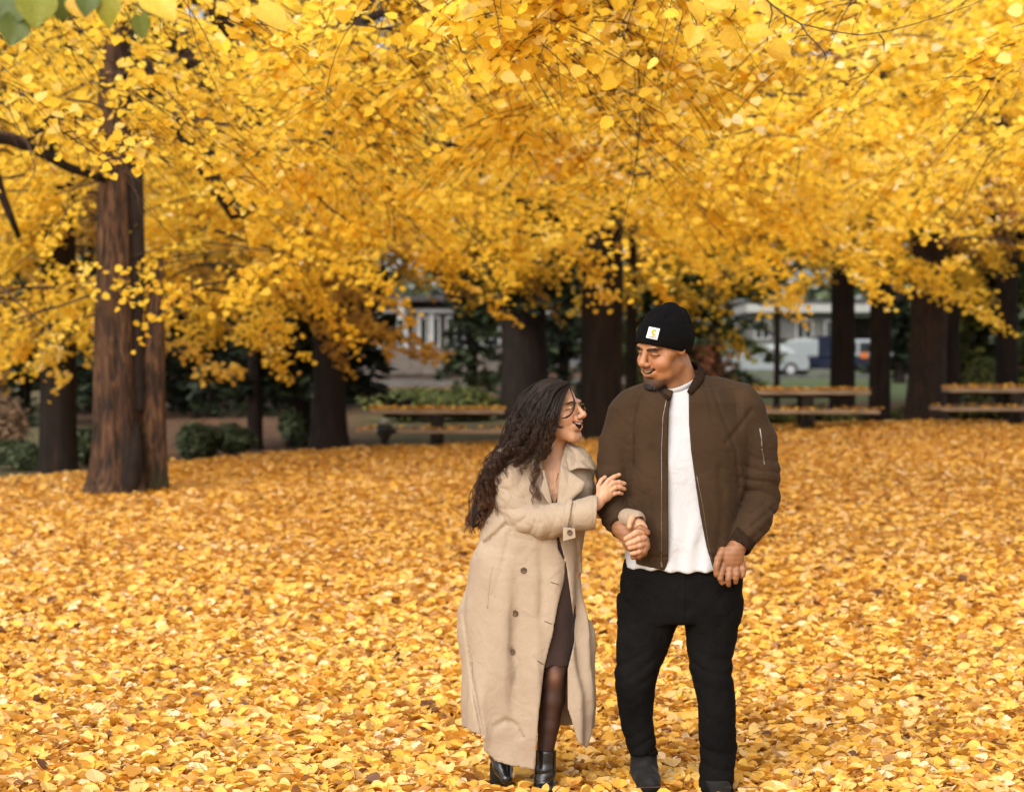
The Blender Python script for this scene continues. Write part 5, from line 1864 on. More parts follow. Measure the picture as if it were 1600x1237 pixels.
# white T-shirt
f = Field(np.arange(960, 1180, 2.8), np.arange(-70, 66, 2.8), np.arange(585, 905, 2.8))
tee_prof = [(592, 1038, 1097, 6, 27), (604, 1030, 1106, 5, 29), (618, 1012, 1122, 3, 33), (650, 990, 1165, 2, 41), (720, 985, 1162, -2, 48), (800, 986, 1158, -2, 50), (870, 976, 1160, 0, 52), (893, 974, 1163, 0, 53)]
f.loft(tee_prof, 4, p=2.3)
f.cone((1060, 12, 556), (1064, 0, 592), 24, 28, 2, 'sub')


def hemcut(x, d, q): return q - (884 + 6.5 * np.sin((x - 975) / 188 * math.pi) + .8 * np.sin(x * .09))


A = hemcut(*f.pts((slice(None),) * 3)); f.F = np.maximum(f.F, np.broadcast_to(A, f.F.shape).astype(np.float32))
f.put(lambda x, d, q: 1.5 * np.sin(x * .22 + 1.5 * np.sin(q * .03)) * sm(q, 760, 880) + .8 * wob(x, d, q, .05, 2), (0, -99, 620), (9999, 0, 999), 1, 'off')
tee = sdf_object('t_shirt', f, M['tee'], man, mb_, None, 2)
# collar rib of the T-shirt
cr = [(1096, 14, 580), (1090, -10, 590), (1080, -22, 599), (1064, -28, 607), (1048, -27, 612), (1036, -18, 610), (1034, 4, 602)]
tb = MB().tube(to_world(spath(cr, 30)) - np.array(mb_), [(.004, .011)] * 30, 10).build('collar_rib', M['tee'], tee, True)

# bomber jacket
f = Field(np.arange(920, 1232, 2.0), np.arange(-95, 70, 2.0), np.arange(560, 900, 2.0))
jp = [(582, 1040, 1098, 12, 26), (596, 1014, 1118, 10, 31), (609, 985, 1150, 6, 37), (628, 968, 1176, 3, 44), (660, 962, 1184, 0, 48), (700, 970, 1176, -3, 53), (760, 978, 1164, -4, 56),
      (820, 982, 1156, -4, 58), (860, 980, 1154, -3, 58), (872, 984, 1150, -2, 56), (890, 986, 1148, -2, 54)]
f.loft(jp, 5, p=2.35)
f.chain([(1120, 6, 606), (1160, 4, 622)], [18, 24], 14)
f.chain([(1010, 6, 616), (985, 4, 634)], [16, 24], 14)
# sleeves
f.chain([(978, 2, 648), (964, 0, 690), (957, -6, 740), (957, -8, 785)], [27, 27, 26, 25], 8)
f.chain([(957, -8, 785), (962, -26, 806), (970, -44, 820)], [25, 22, 18], 8)
f.chain([(1166, 2, 640), (1180, 4, 690), (1189, 6, 740), (1188, 4, 780)], [29, 31, 30, 29], 10)
f.chain([(1188, 4, 780), (1178, -18, 808), (1163, -38, 830)], [28, 25, 21], 8)
f.chain([(1163, -38, 830), (1154, -44, 845)], [17, 16], 3)             # cuffs
f.chain([(970, -44, 820), (974, -52, 826)], [15, 14.5], 3)


def sleeve_folds(x, d, q):
    # crosswise puckers gathering at the elbows and above the cuffs
    r = sm(x, 1150, 1168) * (.6 * ridge((q - .55 * (x - 1190)) * .15 + 1.4 * np.sin(x * .05 + q * .03)) * sm(q, 690, 740) * 2.6 * patchy(x, d, q, 1) + 1.7 * patchy(x, d, q, 4) * ridge((q * .8 + .6 * x) * .21 + 1.0) * sm(q, 770, 800)
                             + 1.5 * wob(x, d, q, .045, 1))
    l = sm(-x, -978, -966) * (.55 * ridge((q + .5 * (x - 955)) * .17 + 1.4 * np.sin(x * .06 + q * .03)) * sm(q, 700, 745) * 2.8 * patchy(x, d, q, 2) + 1.4 * wob(x, d, q, .05, 3))
    return r + l


f.put(sleeve_folds, (0, -99, 600), (9999, 99, 850), 1, 'off')
f.put(lambda x, d, q: 0.8 * crinkle(x, d, q, 3), (0, -99, 600), (9999, 99, 900), 1, 'off')
# body drape: long soft folds from the shoulders, arm pits and hem gathers
f.put(lambda x, d, q: sm(x, 985, 1000) * sm(-x, -1160, -1148) * (1.8 * np.sin((x - .18 * q) * .075 + 1.2 * np.sin(q * .018)) + 1.7 * wob(x, d, q, .032, 5)
      + 2.0 * ridge(x * .20 + .4 * np.sin(q * .1)) * sm(q, 850, 868) * .5), (0, -99, 610), (9999, 10, 900), 1, 'off')
# dark gap lines between sleeve and body
f.chain([(990, -52, 700), (988, -56, 770), (987, -56, 835)], [3, 4.5, 3], 4, 'sub')
f.chain([(1158, -46, 690), (1152, -54, 760), (1146, -54, 815)], [3, 4.5, 3], 4, 'sub')
f.crease([(1108, 0, 590), (1122, 0, 640), (1146, 0, 700), (1152, 0, 760)], 2.2, 3.0)
f.crease([(1000, 0, 620), (992, 0, 660), (990, 0, 740)], 2.2, 3.0)
f.crease([(1096, 0, 592), (1104, 0, 620), (1110, 0, 652)], 1.6, 3.0); f.crease([(1172, 0, 640), (1150, 0, 668), (1130, 0, 690)], 2.0, 3.5)
f.crease([(1120, 0, 730), (1124, 0, 800), (1118, 0, 850)], 1.8, 6); f.crease([(1016, 0, 700), (1012, 0, 780), (1018, 0, 850)], 1.8, 6)
# the waist gather
f.put(lambda x, d, q: 1.6 * np.exp(-((q - 866) / 2.5) ** 2), (980, -99, 850), (1155, 99, 890), 1, 'off')
# open front
LQ = np.array([560, 600, 612, 625, 640, 700, 800, 870, 884, 900]); LX = np.array([1052, 1052, 1050, 1046, 1042.5, 1040.5, 1040.5, 1041, 1037, 1020])
RQ = np.array([560, 600, 614, 660, 700, 760, 800, 850, 885, 900]); RX = np.array([1082, 1079, 1074, 1073.5, 1076, 1084, 1090, 1100, 1110, 1112])


def opening(x, d, q):
    L = np.interp(q.ravel(), LQ, LX)[None, None, :]; Rr = np.interp(q.ravel(), RQ, RX)[None, None, :]
    return np.maximum(np.maximum(L - x, x - Rr), d + 8)


f.put(opening, (1000, -99, 555), (1130, 60, 905), 2.0, 'sub')
f.cone((1062, 12, 560), (1066, 8, 600), 32, 28, 2, 'sub')
f.cone((1040, -44, 570), (1056, -14, 586), 30, 27, 3, 'sub')
A = (lambda x, d, q: q - (888 - .13 * np.maximum(1040 - x, 0) - 3 * np.clip((1040 - x) / 60, 0, 1) + .02 * (x - 1040)))(*f.pts((slice(None),) * 3))
f.F = np.maximum(f.F, np.where(A > -14, A, -60) + 0 * f.F)
jacket_f = f
jacket = sdf_object('bomber_jacket', f, M['jacket'], man, mb_, None, 1)


def on_surface(fld, pts, off): return [np.array([x, surf_d(fld, x, q) - off, q]) for x, q in pts]


def seam(fld, pts, off, rad, name, mat, parent, base, n=6, res=24):
    pts = np.array(pts, float)
    t = np.linspace(0, 1, len(pts)); tt = np.linspace(0, 1, res)
    P = on_surface(fld, list(zip(np.interp(tt, t, pts[:, 0]), np.interp(tt, t, pts[:, 1]))), off)
    P = np.array(P)
    P[1:-1, 1] = (P[:-2, 1] + P[1:-1, 1] + P[2:, 1]) / 3
    return MB().tube(to_world(P) - np.array(base), rad / S, n).build(name, mat, parent, True)


seam(f, [(1039, 622), (1033, 650), (1030.5, 700), (1030, 800), (1030, 876)], .3, .55, 'zip', M['metal'], jacket, mb_, res=40)
seam(f, [(1084, 740), (1094, 790), (1103, 850), (1111, 882)], .0, .45, 'zip', M['metal'], jacket, mb_, res=24)
seam(f, [(1030, 874), (1031, 882)], 1.0, 1.6, 'zip_pull', M['metal'], jacket, mb_, res=6)
seam(f, [(1184.5, 668), (1187, 685), (1187.5, 698)], .6, 1.3, 'sleeve_zip', M['metal'], jacket, mb_, res=10)
seam(f, [(1187.5, 700), (1190, 712), (1192, 726)], .6, .9, 'sleeve_zip', M['metal'], jacket, mb_, res=10)
# ribbed stand collar, hem band and cuffs
col_pts = [(1074, -38, 614), (1083, -33, 602), (1092, -20, 590), (1097, -2, 580), (1096, 16, 573), (1084, 34, 570), (1062, 42, 572), (1040, 36, 582), (1024, 18, 596), (1022, -8, 608), (1030, -30, 617), (1043, -42, 623)]
cw = np.interp(np.linspace(0, 1, 48), [0, .08, .3, .8, .95, 1], [.010, .017, .022, .020, .014, .008])
MB().tube(to_world(spath(col_pts, 48)) - np.array(mb_), [(.0075, float(w_)) for w_ in cw], 12).build('collar', M['rib'], jacket, True)
fc = Field(np.arange(940, 1190, 1.6), np.arange(-90, 20, 1.6), np.arange(800, 880, 1.6))
fc.chain([(1162, -38, 832), (1152, -46, 849)], [21.5, 19], 2)
fc.cone((1152, -46, 848), (1144, -54, 862), 15.5, 20, 1, 'sub')
sdf_object('cuff', fc, M['rib'], jacket, mb_, None, 0)
fc = Field(np.arange(940, 1010, 1.6), np.arange(-90, 0, 1.6), np.arange(795, 860, 1.6))
fc.chain([(969, -42, 818), (976, -54, 828)], [19, 17.5], 2)
fc.cone((977, -57, 831), (984, -66, 838), 18, 20, 1, 'sub')
sdf_object('cuff', fc, M['rib'], jacket, mb_, None, 0)

# jeans
f = Field(np.arange(950, 1175, 2.3), np.arange(-75, 62, 2.3), np.arange(870, 1275, 2.3))
f.loft([(872, 976, 1158, 2, 46), (900, 971, 1161, 2, 48), (935, 969, 1160, 4, 50), (968, 968, 1157, 6, 48), (972, 968, 1157, 6, 46)], 3, p=2.3, pad=4)
ll = [(930, 968, 1066, 6, 44), (968, 967, 1062, 4, 42), (1000, 964, 1049, 0, 40), (1030, 963, 1037, -3, 37), (1060, 962, 1026, -6, 34), (1100, 965, 1021, -2, 30), (1140, 972, 1022, 2, 27), (1165, 980, 1024, 4, 24), (1178, 983, 1026, 4, 23)]
rl = [(930, 1068, 1158, 2, 44), (966, 1069, 1156, -2, 42), (1000, 1072, 1150, -8, 40), (1032, 1076, 1142, -16, 36), (1052, 1080, 1142, -20, 34), (1080, 1087, 1147, -24, 31), (1120, 1090, 1148, -28, 28), (1170, 1092, 1147, -32, 26), (1215, 1090, 1142, -36, 25), (1262, 1091, 1140, -40, 24)]
f.loft(ll, 7, p=2.1); f.loft(rl, 7, p=2.1)
f.put(lambda x, d, q: sm(q, 990, 1020) * (1.9 * patchy(x, d, q, 5) * ridge((q + .45 * (x - 1000) * np.where(x < 1066, 1, -1)) * .13 + .9 * np.sin(x * .05)) * (np.exp(-((q - 1042) / 26) ** 2) + .9 * sm(q, 1125, 1160)) + .9 * wob(x, d, q, .05, 2))
      + .9 * crinkle(x, d, q, 6) + 1.6 * ridge((q * .5 + np.abs(x - 1066) * .55) * .15 + 1) * np.exp(-((q - 945) / 34) ** 2) * .6, (0, -99, 880), (9999, 40, 1275), 1, 'off')
jeans = sdf_object('jeans', f, M['jeans'], man, mb_, None, 1)
seam(f, [(1067, 893), (1067, 925), (1066, 962)], .2, .8, 'fly_seam', M['jeans'], jeans, mb_, res=16)
seam(f, [(985, 905), (1000, 925), (1012, 935)], .2, .8, 'pocket_seam', M['jeans'], jeans, mb_, res=10)

# boots: rounded toe, welted sole
for (x, d0, q0, tilt) in ((1006, 6, 1176, 0), (1117, -46, 1212, 0)):
    f = Field(np.arange(x - 32, x + 42, 1.5), np.arange(d0 - 72, d0 + 34, 1.5), np.arange(q0 - 8, q0 + 66, 1.5))
    dx = 5
    f.chain([(x, d0, q0), (x + 1, d0, q0 + 28)], [21, 21], 4)
    f.chain([(x + 2, d0 - 4, q0 + 34), (x + dx, d0 - 28, q0 + 39), (x + dx + 3, d0 - 46, q0 + 43)], [20, 18, 16], 8)
    cutplane(f, (0, 0, q0 + 56), (0, 0, 1)); cutplane(f, (0, 0, q0 - 2), (0, 0, -1))
    f.put(lambda X, D, Q: .8 * wob(X, D, Q, .12, 1), (0, -999, 0), (9999, 99, 9999), 1, 'off')
    bt = sdf_object('boot', f, M['suede'], man, mb_, None, 1)
    f = Field(np.arange(x - 34, x + 44, 1.5), np.arange(d0 - 76, d0 + 36, 1.5), np.arange(q0 + 44, q0 + 66, 1.5))
    f.chain([(x + 1, d0, q0 + 55), (x + dx, d0 - 26, q0 + 55), (x + dx + 3, d0 - 47, q0 + 55)], [19.5, 19, 18.5], 8)
    cutplane(f, (0, 0, q0 + 61), (0, 0, 1)); cutplane(f, (0, 0, q0 + 54), (0, 0, -1))
    sdf_object('sole', f, M['sole_rubber'], bt, mb_, None, 1)

# ================================================================== the woman
wb_ = (float((840 - 800) / S), Y0, 0.0)
woman = empty('person', wb_)
tag(woman, 'laughing woman with long dark curls in a beige trench coat, holding his arm', 'person')
HW = Head((870, 2, 646), (.86, -.50, -.10), .96, roll=0.0)
xs = np.arange(740, 1022, 1.6); ds = np.arange(-100, 62, 1.6)
qs = np.concatenate([np.arange(585, 715, 1.2), np.arange(716, 738, 2.5), np.arange(739, 880, 1.4), np.arange(882, 1290, 7)])
f = Field(xs, ds, qs)
up_w, lo_w = face(f, HW, False, .0175, 1.9)
f.cone((862, 10, 672), (862, 10, 735), 21, 22, 12)
f.cone((858, 12, 690), (868, 8, 740), 22, 24, 10)
f.loft([(712, 835, 890, 8, 14), (735, 800, 918, 6, 28), (770, 795, 915, 4, 34), (850, 800, 900, 6, 34), (900, 790, 905, 6, 38), (960, 800, 905, 6, 40)], 12)
for a, b, ra, rb in (((800, 4, 735), (815, 0, 812), 17, 14), ((815, 0, 812), (905, -62, 800), 14, 10), ((905, -62, 800), (931, -58, 783), 10, 9),
                     ((910, 10, 740), (938, 30, 800), 13, 11), ((938, 30, 800), (985, -62, 806), 9, 8),
                     ((868, -4, 950), (866, -24, 1040), 25, 16), ((866, -24, 1040), (861, -20, 1085), 15, 14.5), ((861, -20, 1085), (851, -19, 1185), 14, 9),
                     ((820, 10, 950), (800, 14, 1060), 25, 15), ((800, 14, 1060), (778, 26, 1160), 14, 9),
                     ((851, -19, 1185), (850, -34, 1234), 9, 8), ((778, 26, 1160), (783, 8, 1196), 9, 8)):
    f.cone(a, b, ra, rb, 7)
# right hand resting on his arm
f.ell((943, -53, 768), (11.5, 6, 13), 4, 'add', np.array([[.80, 0, -.60], [0, 1, 0], [.60, 0, .80]]))
f.cone((930, -58, 784), (941, -53, 771), 9, 9.5, 5)
fingers(f, [([(941, -52, 758), (949, -52, 748), (957, -49, 743), (966, -44, 739.5)], 4.3, 3.2),
            ([(947, -52, 759), (956, -52, 752), (965, -48, 751), (974, -42, 753.5)], 4.4, 3.3),
            ([(950, -52, 765), (959, -52, 759), (967, -48, 759), (974, -42, 762)], 4.3, 3.2),
            ([(951, -51, 772), (959, -50, 768), (965, -47, 767.5), (970, -42, 769)], 3.9, 2.9),
            ([(934, -50, 768), (934, -42, 757), (938, -36, 749), (944, -34, 744)], 4.4, 3.4)], 1.2)
# left hand holding his: fingers wrap over the back of his hand
f.ell((996, -78, 822), (12, 8, 13), 3)
f.cone((986, -66, 806), (994, -76, 816), 9, 9.5, 4)
fingers(f, [([(984, -82, 804), (980, -88, 811), (979, -90, 817)], 5.0, 4.1),
            ([(1000, -84, 826), (990, -92, 826), (981, -94, 831), (974, -92, 835)], 5.4, 4.2),
            ([(1002, -84, 834), (993, -92, 836), (985, -94, 840), (977, -91, 843)], 5.3, 4.2),
            ([(1002, -82, 843), (995, -90, 845), (987, -92, 847), (980, -90, 849)], 5.1, 4.0),
            ([(1000, -80, 851), (994, -87, 855), (988, -88, 857), (983, -86, 858)], 4.7, 3.7)], 1.1)


def woman_col(V):
    c = np.tile(np.array([.53, .295, .175]), (len(V), 1))
    P = HW.loc(V)
    hd = (V[:, 2] < 715)
    for x in (-1, 1):
        k = hd * np.exp(-((P[:, 0] - x * .038) ** 2 + (P[:, 1] - .078) ** 2 + (P[:, 2] + .012) ** 2) / .0005)
        c = c * (1 - .55 * k[:, None]) + np.array([.62, .25, .16]) * .55 * k[:, None]
    k = hd * np.exp(-((P[:, 1] - .118) ** 2 + (P[:, 2] + .016) ** 2 + P[:, 0] ** 2) / .0002) * .35
    c = c * (1 - k[:, None]) + np.array([.60, .26, .17]) * k[:, None]
    k = np.clip(1.2 - np.minimum(seg_dist(P, up_w), seg_dist(P, lo_w)) / .0058, 0, 1) * hd
    c = c * (1 - k[:, None]) + np.array([.42, .13, .09]) * k[:, None]
    cav = hd * (np.abs(P[:, 0]) < .027) * (P[:, 1] > .05) * (P[:, 1] < .0925 - 13 * P[:, 0] ** 2) * (P[:, 2] < -.038 + 9 * P[:, 0] ** 2) * (P[:, 2] > -.0665 + 16 * P[:, 0] ** 2)
    c[cav > 0] = (.05, .010, .010)
    c = eye_pigment(P, c, hd, (.02, .012, .01), (.07, .035, .02), .0030)
    hk = V[:, 2] > 735
    c *= (.95 + .07 * np.sin(V[:, 0] * .9) * hk)[:, None]
    return c


sdf_object('body', f, M['skin'], woman, wb_, woman_col, 1)
arc_teeth(HW, 8, .0215, -.0452, .0955, .0088, woman, wb_, .0095)
brow_strands(HW, woman, wb_, .0285, .0935, 14, .7)
# thin round glasses
gl = MB()
for x in (-1, 1):
    ring = [HW.w((x * .033 + .024 * math.cos(a), .1005 - .006 * abs(math.cos(a)) * (1 if x * math.cos(a) > 0 else .0) - .004, .006 + .022 * math.sin(a))) for a in np.linspace(0, 2 * math.pi, 25)]
    gl.tube((to_world(np.array(ring)) - np.array(wb_)).tolist(), .0007, 6)
    gl.tube((to_world(np.array([HW.w((x * .057, .094, .010)), HW.w((x * .076, .05, .012)), HW.w((x * .080, .0, .012))])) - np.array(wb_)).tolist(), .0007, 6)
gl.tube((to_world(np.array([HW.w((-.010, .099, .010)), HW.w((0, .103, .013)), HW.w((.010, .099, .010))])) - np.array(wb_)).tolist(), .0007, 6)
gl.build('glasses', M['gold_wire'], woman, True)

# tights on the legs below the skirt
f = Field(np.arange(760, 900, 1.6), np.arange(-60, 50, 1.6), np.arange(1026, 1190, 2.5))
f.chain([(867, -20, 1000), (866, -22, 1040), (864, -22, 1060), (862, -20, 1090), (857, -18, 1130), (850, -20, 1185)], [23, 20.5, 19, 19.5, 16.5, 12], 5)
f.ell((867, -36, 1052), (11, 8, 13), 6)
f.chain([(803, 12, 1000), (800, 14, 1060), (790, 20, 1100), (777, 28, 1170)], [23, 19, 18, 12], 5)


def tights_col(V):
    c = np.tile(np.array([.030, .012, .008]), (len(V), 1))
    k = np.exp(-(((V[:, 0] - 866) / 9) ** 2 + ((V[:, 2] - 1051) / 15) ** 2)) + .25 * np.exp(-(((V[:, 0] - 861) / 8) ** 2 + ((V[:, 2] - 1100) / 50) ** 2))  # knee highlight put into the tights' colour, fainter down the shin
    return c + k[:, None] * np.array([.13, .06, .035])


sdf_object('tights', f, M['tights'], woman, wb_, tights_col, 1)

# knitted dress
f = Field(np.arange(780, 925, 2.8), np.arange(-60, 60, 2.8), np.arange(720, 1045, 2.8))
f.loft([(735, 812, 912, 4, 32), (770, 800, 910, 2, 40), (800, 805, 905, 2, 42), (850, 806, 902, 4, 42), (900, 796, 902, 4, 46), (960, 790, 902, 2, 50), (1037, 792, 897, -2, 48)], 4, p=2.2)
V0 = np.array([862, 764.0])


def vneck(x, d, q):
    half = np.clip((788 - q) * .33, 0, 40)
    return np.maximum(np.abs(x - (866 - (788 - q) * .06)) - half, d + 2)


f.put(vneck, (820, -60, 700), (915, 30, 800), 1.5, 'sub')
f.cone((862, 8, 715), (864, 6, 738), 24, 22, 2, 'sub')
f.put(lambda x, d, q: 1.1 * np.sin(x * .22 + np.sin(q * .03)) * sm(q, 880, 1030) + .6 * wob(x, d, q, .06, 1), (0, -99, 740), (999, 20, 1045), 1, 'off')
f.chain([(891, -54, 960), (892, -54, 1045)], [1.5, 2.5], 1, 'sub')
sdf_object('dress', f, M['dress'], woman, wb_, None, 1)

# trench coat
f = Field(np.arange(702, 940, 2.1), np.arange(-86, 72, 2.1), np.arange(685, 1204, 2.5))
cp = [(690, 820, 890, 8, 16), (700, 796, 908, 8, 26), (712, 782, 922, 6, 34), (730, 775, 932, 4, 40), (760, 772, 930, 2, 45), (800, 762, 920, 2, 48), (840, 747, 911, 4, 50), (870, 737, 909, 4, 52), (900, 729, 910, 4, 55),
      (950, 722, 912, 4, 58), (1000, 719, 917, 4, 60), (1050, 716, 922, 4, 61), (1100, 716, 926, 4, 61), (1140, 719, 926, 4, 60), (1200, 724, 920, 4, 58)]
f.loft(cp, 4, p=2.25)


def coat_folds(x, d, q):
    k = sm(q, 850, 960)
    fl = k * (4.6 * np.sin((x - 716) * .080 + .0035 * (q - 850) + .8 * np.sin(q * .012)) + 2.4 * np.sin((x + d) * .15 + 1.1 + .6 * np.sin(q * .02)) + 1.6 * wob(x, d, q, .03, 3))
    up = (1 - k) * (1.6 * wob(x, d, q, .05, 4) + 0.7 * crinkle(x, d, q, 5)) + k * .4 * crinkle(x, d, q, 8, .03)
    hem = sm(q, 1080, 1170) * 1.6 * wob(x, d, q, .055, 7)
    return fl + up + hem


f.put(coat_folds, (0, -99, 700), (999, 99, 1204), 1, 'off')
f.crease([(758, 0, 848), (776, 0, 832), (796, 0, 812)], 4.5, 4)
f.crease([(796, 0, 828), (785, 0, 880), (772, 0, 925)], 1.8, 4)
f.crease([(764, 0, 900), (758, 0, 940)], 1.2, 4)
f.crease([(774, 0, 1128), (790, 0, 1118), (806, 0, 1126), (814, 0, 1142)], 3.2, 5)
f.crease([(800, 0, 1010), (809, 0, 1036), (806, 0, 1062)], 2.4, 5); f.crease([(836, 0, 1020), (846, 0, 1032)], 1.8, 4)
f.crease([(728, 0, 880), (724, 0, 960), (738, 0, 1060), (754, 0, 1140)], 3.5, 3)
f.crease([(845, 0, 850), (848, 0, 900), (846, 0, 960)], 2.5, 7); f.crease([(900, 0, 840), (904, 0, 900)], 2.0, 4)
# hollow below the chest: an even shell of cloth
sh = -(f.F + 4.6)
qq = f.ax[2][None, None, :]
f.F = np.where(qq > 842, np.maximum(f.F, sh), f.F)
AQ = np.array([690, 731, 760, 790, 831, 854, 875, 890, 907, 940, 990, 1035, 1110, 1185, 1204]); AX = np.array([843, 845, 852, 863, 869, 871, 882, 882, 880, 871, 862, 850, 841, 836, 835])
BQ = np.array([690, 700, 722, 760, 791, 831, 880, 945, 999, 1041, 1104, 1155, 1204]); BX = np.array([884, 882, 875, 872, 869.5, 871, 884, 893, 897, 886, 886, 901, 905])


def copen(x, d, q):
    A_ = np.interp(q.ravel(), AQ, AX)[None, None, :]; B_ = np.interp(q.ravel(), BQ, BX)[None, None, :]
    return np.maximum(np.maximum(A_ - x, x - B_), d + 6)


f.put(copen, (820, -90, 685), (915, 20, 1204), 1.2, 'sub')
f.cone((862, 10, 690), (864, 8, 716), 25, 24, 2, 'sub')
# hem: back flap, front panel and the far panel end at different heights
HQX = np.array([700, 721, 754, 756, 775, 800, 836, 860, 886, 901, 917, 926, 940]); HQ = np.array([1134, 1134, 1141, 1165, 1182, 1188, 1194, 1190, 1100, 1152, 1166, 1140, 1130])


def hem(x, d, q):
    hf = np.interp(x.ravel(), HQX, HQ)[:, None, None]
    back = 1140 + 0 * hf
    w = np.clip((d + 6) / 20, 0, 1)
    hf = np.where(x > 850, hf, hf)
    return q - (hf * (1 - w) + back * w)


A = hem(*f.pts((slice(None),) * 3)); f.F = np.maximum(f.F, A.astype(np.float32))
coat_f = f
coat = sdf_object('trench_coat', f, M['coat'], woman, wb_, None, 1)

# sleeve as its own panel of the coat
f = Field(np.arange(745, 948, 1.6), np.arange(-100, 50, 1.6), np.arange(685, 850, 1.6))
f.chain([(800, 2, 722), (798, -4, 752), (806, -12, 785), (818, -22, 808)], [31, 33, 31, 29], 8)
f.chain([(818, -22, 808), (850, -42, 812), (878, -54, 806), (902, -60, 801)], [29, 26, 23, 21], 8)


def wsleeve(x, d, q):
    a = sm(-x, -850, -820)
    rad = np.sqrt((x - 838) ** 2 + (q - 782) ** 2)
    fan = 1.7 * patchy(x, d, q, 1) * ridge(np.arctan2(q - 782, x - 838) * 5.5 + .5 * np.sin(rad * .08)) * sm(rad, 6, 25) * sm(-rad, -75, -45)
    pleats = 2.0 * patchy(x, d, q, 3) * ridge((x * .9 - q * .25) * .17 + .5 * np.sin(q * .05)) * sm(-q, -760, -735)
    cross = 2.0 * patchy(x, d, q, 2) * ridge((x + .35 * q) * .145) * (1 - a) * sm(-x, -885, -865)
    return fan + pleats * .8 + cross + .8 * wob(x, d, q, .06, 6) + 1.2 * crinkle(x, d, q, 2)


f.put(wsleeve, (0, -99, 0), (999, 99, 999), 1, 'off')
slf = f
sleeve = sdf_object('sleeve', f, M['coat'], coat, wb_, None, 1)
# turned, strapped cuff
f = Field(np.arange(870, 945, 1.5), np.arange(-105, -25, 1.5), np.arange(755, 840, 1.5))
f.chain([(893, -58, 803), (927, -60, 797)], [24, 27], 2)
f.cone((930, -60, 797), (950, -60, 796), 23.5, 26, 1.5, 'sub')
f.put(lambda x, d, q: .7 * wob(x, d, q, .08, 2) + .8 * np.exp(-((x - 925) / 1.2) ** 2), (0, -199, 0), (999, 99, 999), 1, 'off')
cutplane(f, (929.5, 0, 797), (1, 0, .06)); cutplane(f, (895, 0, 800), (-1, 0, -.15))
cf = f
cuff = sdf_object('cuff', f, M['coat'], coat, wb_, None, 1)
f = Field(np.arange(860, 912, 1.4), np.arange(-105, -20, 1.4), np.arange(765, 845, 1.4))
f.chain([(878, -55, 805), (890, -58, 802)], [26.5, 26.5], 2)
cutplane(f, (889, 0, 800), (1, 0, .18)); cutplane(f, (879.5, 0, 800), (-1, 0, -.18))
sdf_object('cuff_strap', f, M['coat'], coat, wb_, None, 1)
wsurf = lambda x, q: surf_d(f, x, q)
st = [(878, 818), (896, 820), (897, 834), (878, 839)]
V = to_world(np.array([(x, -86 + 2 * (i == 0), q) for i, (x, q) in enumerate(st)] + [(x, -82, q) for x, q in st])) - np.array(wb_)
mesh_np('strap_tab', V, np.array([(0, 3, 2, 1), (4, 5, 6, 7), (0, 1, 5, 4), (1, 2, 6, 5), (2, 3, 7, 6), (3, 0, 4, 7)]), M['coat'], coat, smooth=False)


def button(x, q, d, r=4.6, tilt=0):
    c = to_world(np.array([[x, d, q]]))[0] - np.array(wb_)
    rr = r / S
    mb = MB()
    vs, fs = [], []
    n_ = 16
    for (ra, dy) in ((rr, .0015), (rr, -.0012), (rr * .8, -.0022), (rr * .66, -.0014), (0.0001, -.0012)):
        for k in range(n_):
            a = 2 * math.pi * k / n_
            vs.append((c[0] + ra * math.cos(a), c[1] + dy, c[2] + ra * math.sin(a)))
    for l in range(4):
        for k in range(n_):
            fs.append((l * n_ + k, l * n_ + (k + 1) % n_, (l + 1) * n_ + (k + 1) % n_, (l + 1) * n_ + k))
    o = mb.add(vs, fs).build('button', M['button'], coat, True)
    hol = MB()
    for a, b in ((-1, -1), (1, -1), (1, 1), (-1, 1)):
        hol.box((c[0] + a * rr * .26, c[1] - .0016, c[2] + b * rr * .26), (rr * .2, .002, rr * .2))
    hol.build('stitch_hole', M['label_black'], o)


for x, q in ((818, 887), (804.5, 953), (799.5, 1012)):
    button(x, q, surf_d(coat_f, x, q) - .8, 5.0)
button(888, 826, -87.2, 4.2)
for a, b in (((860, 905), (872, 909)), ((850, 965), (861, 969)), ((839, 1025), (848, 1031))):
    seam(coat_f, [a, b], .2, .7, 'buttonhole', M['button'], coat, wb_, res=5)
seam(coat_f, [(770, 880), (765, 910), (762, 945)], .1, .9, 'pocket_welt', M['coat'], coat, wb_, res=14)


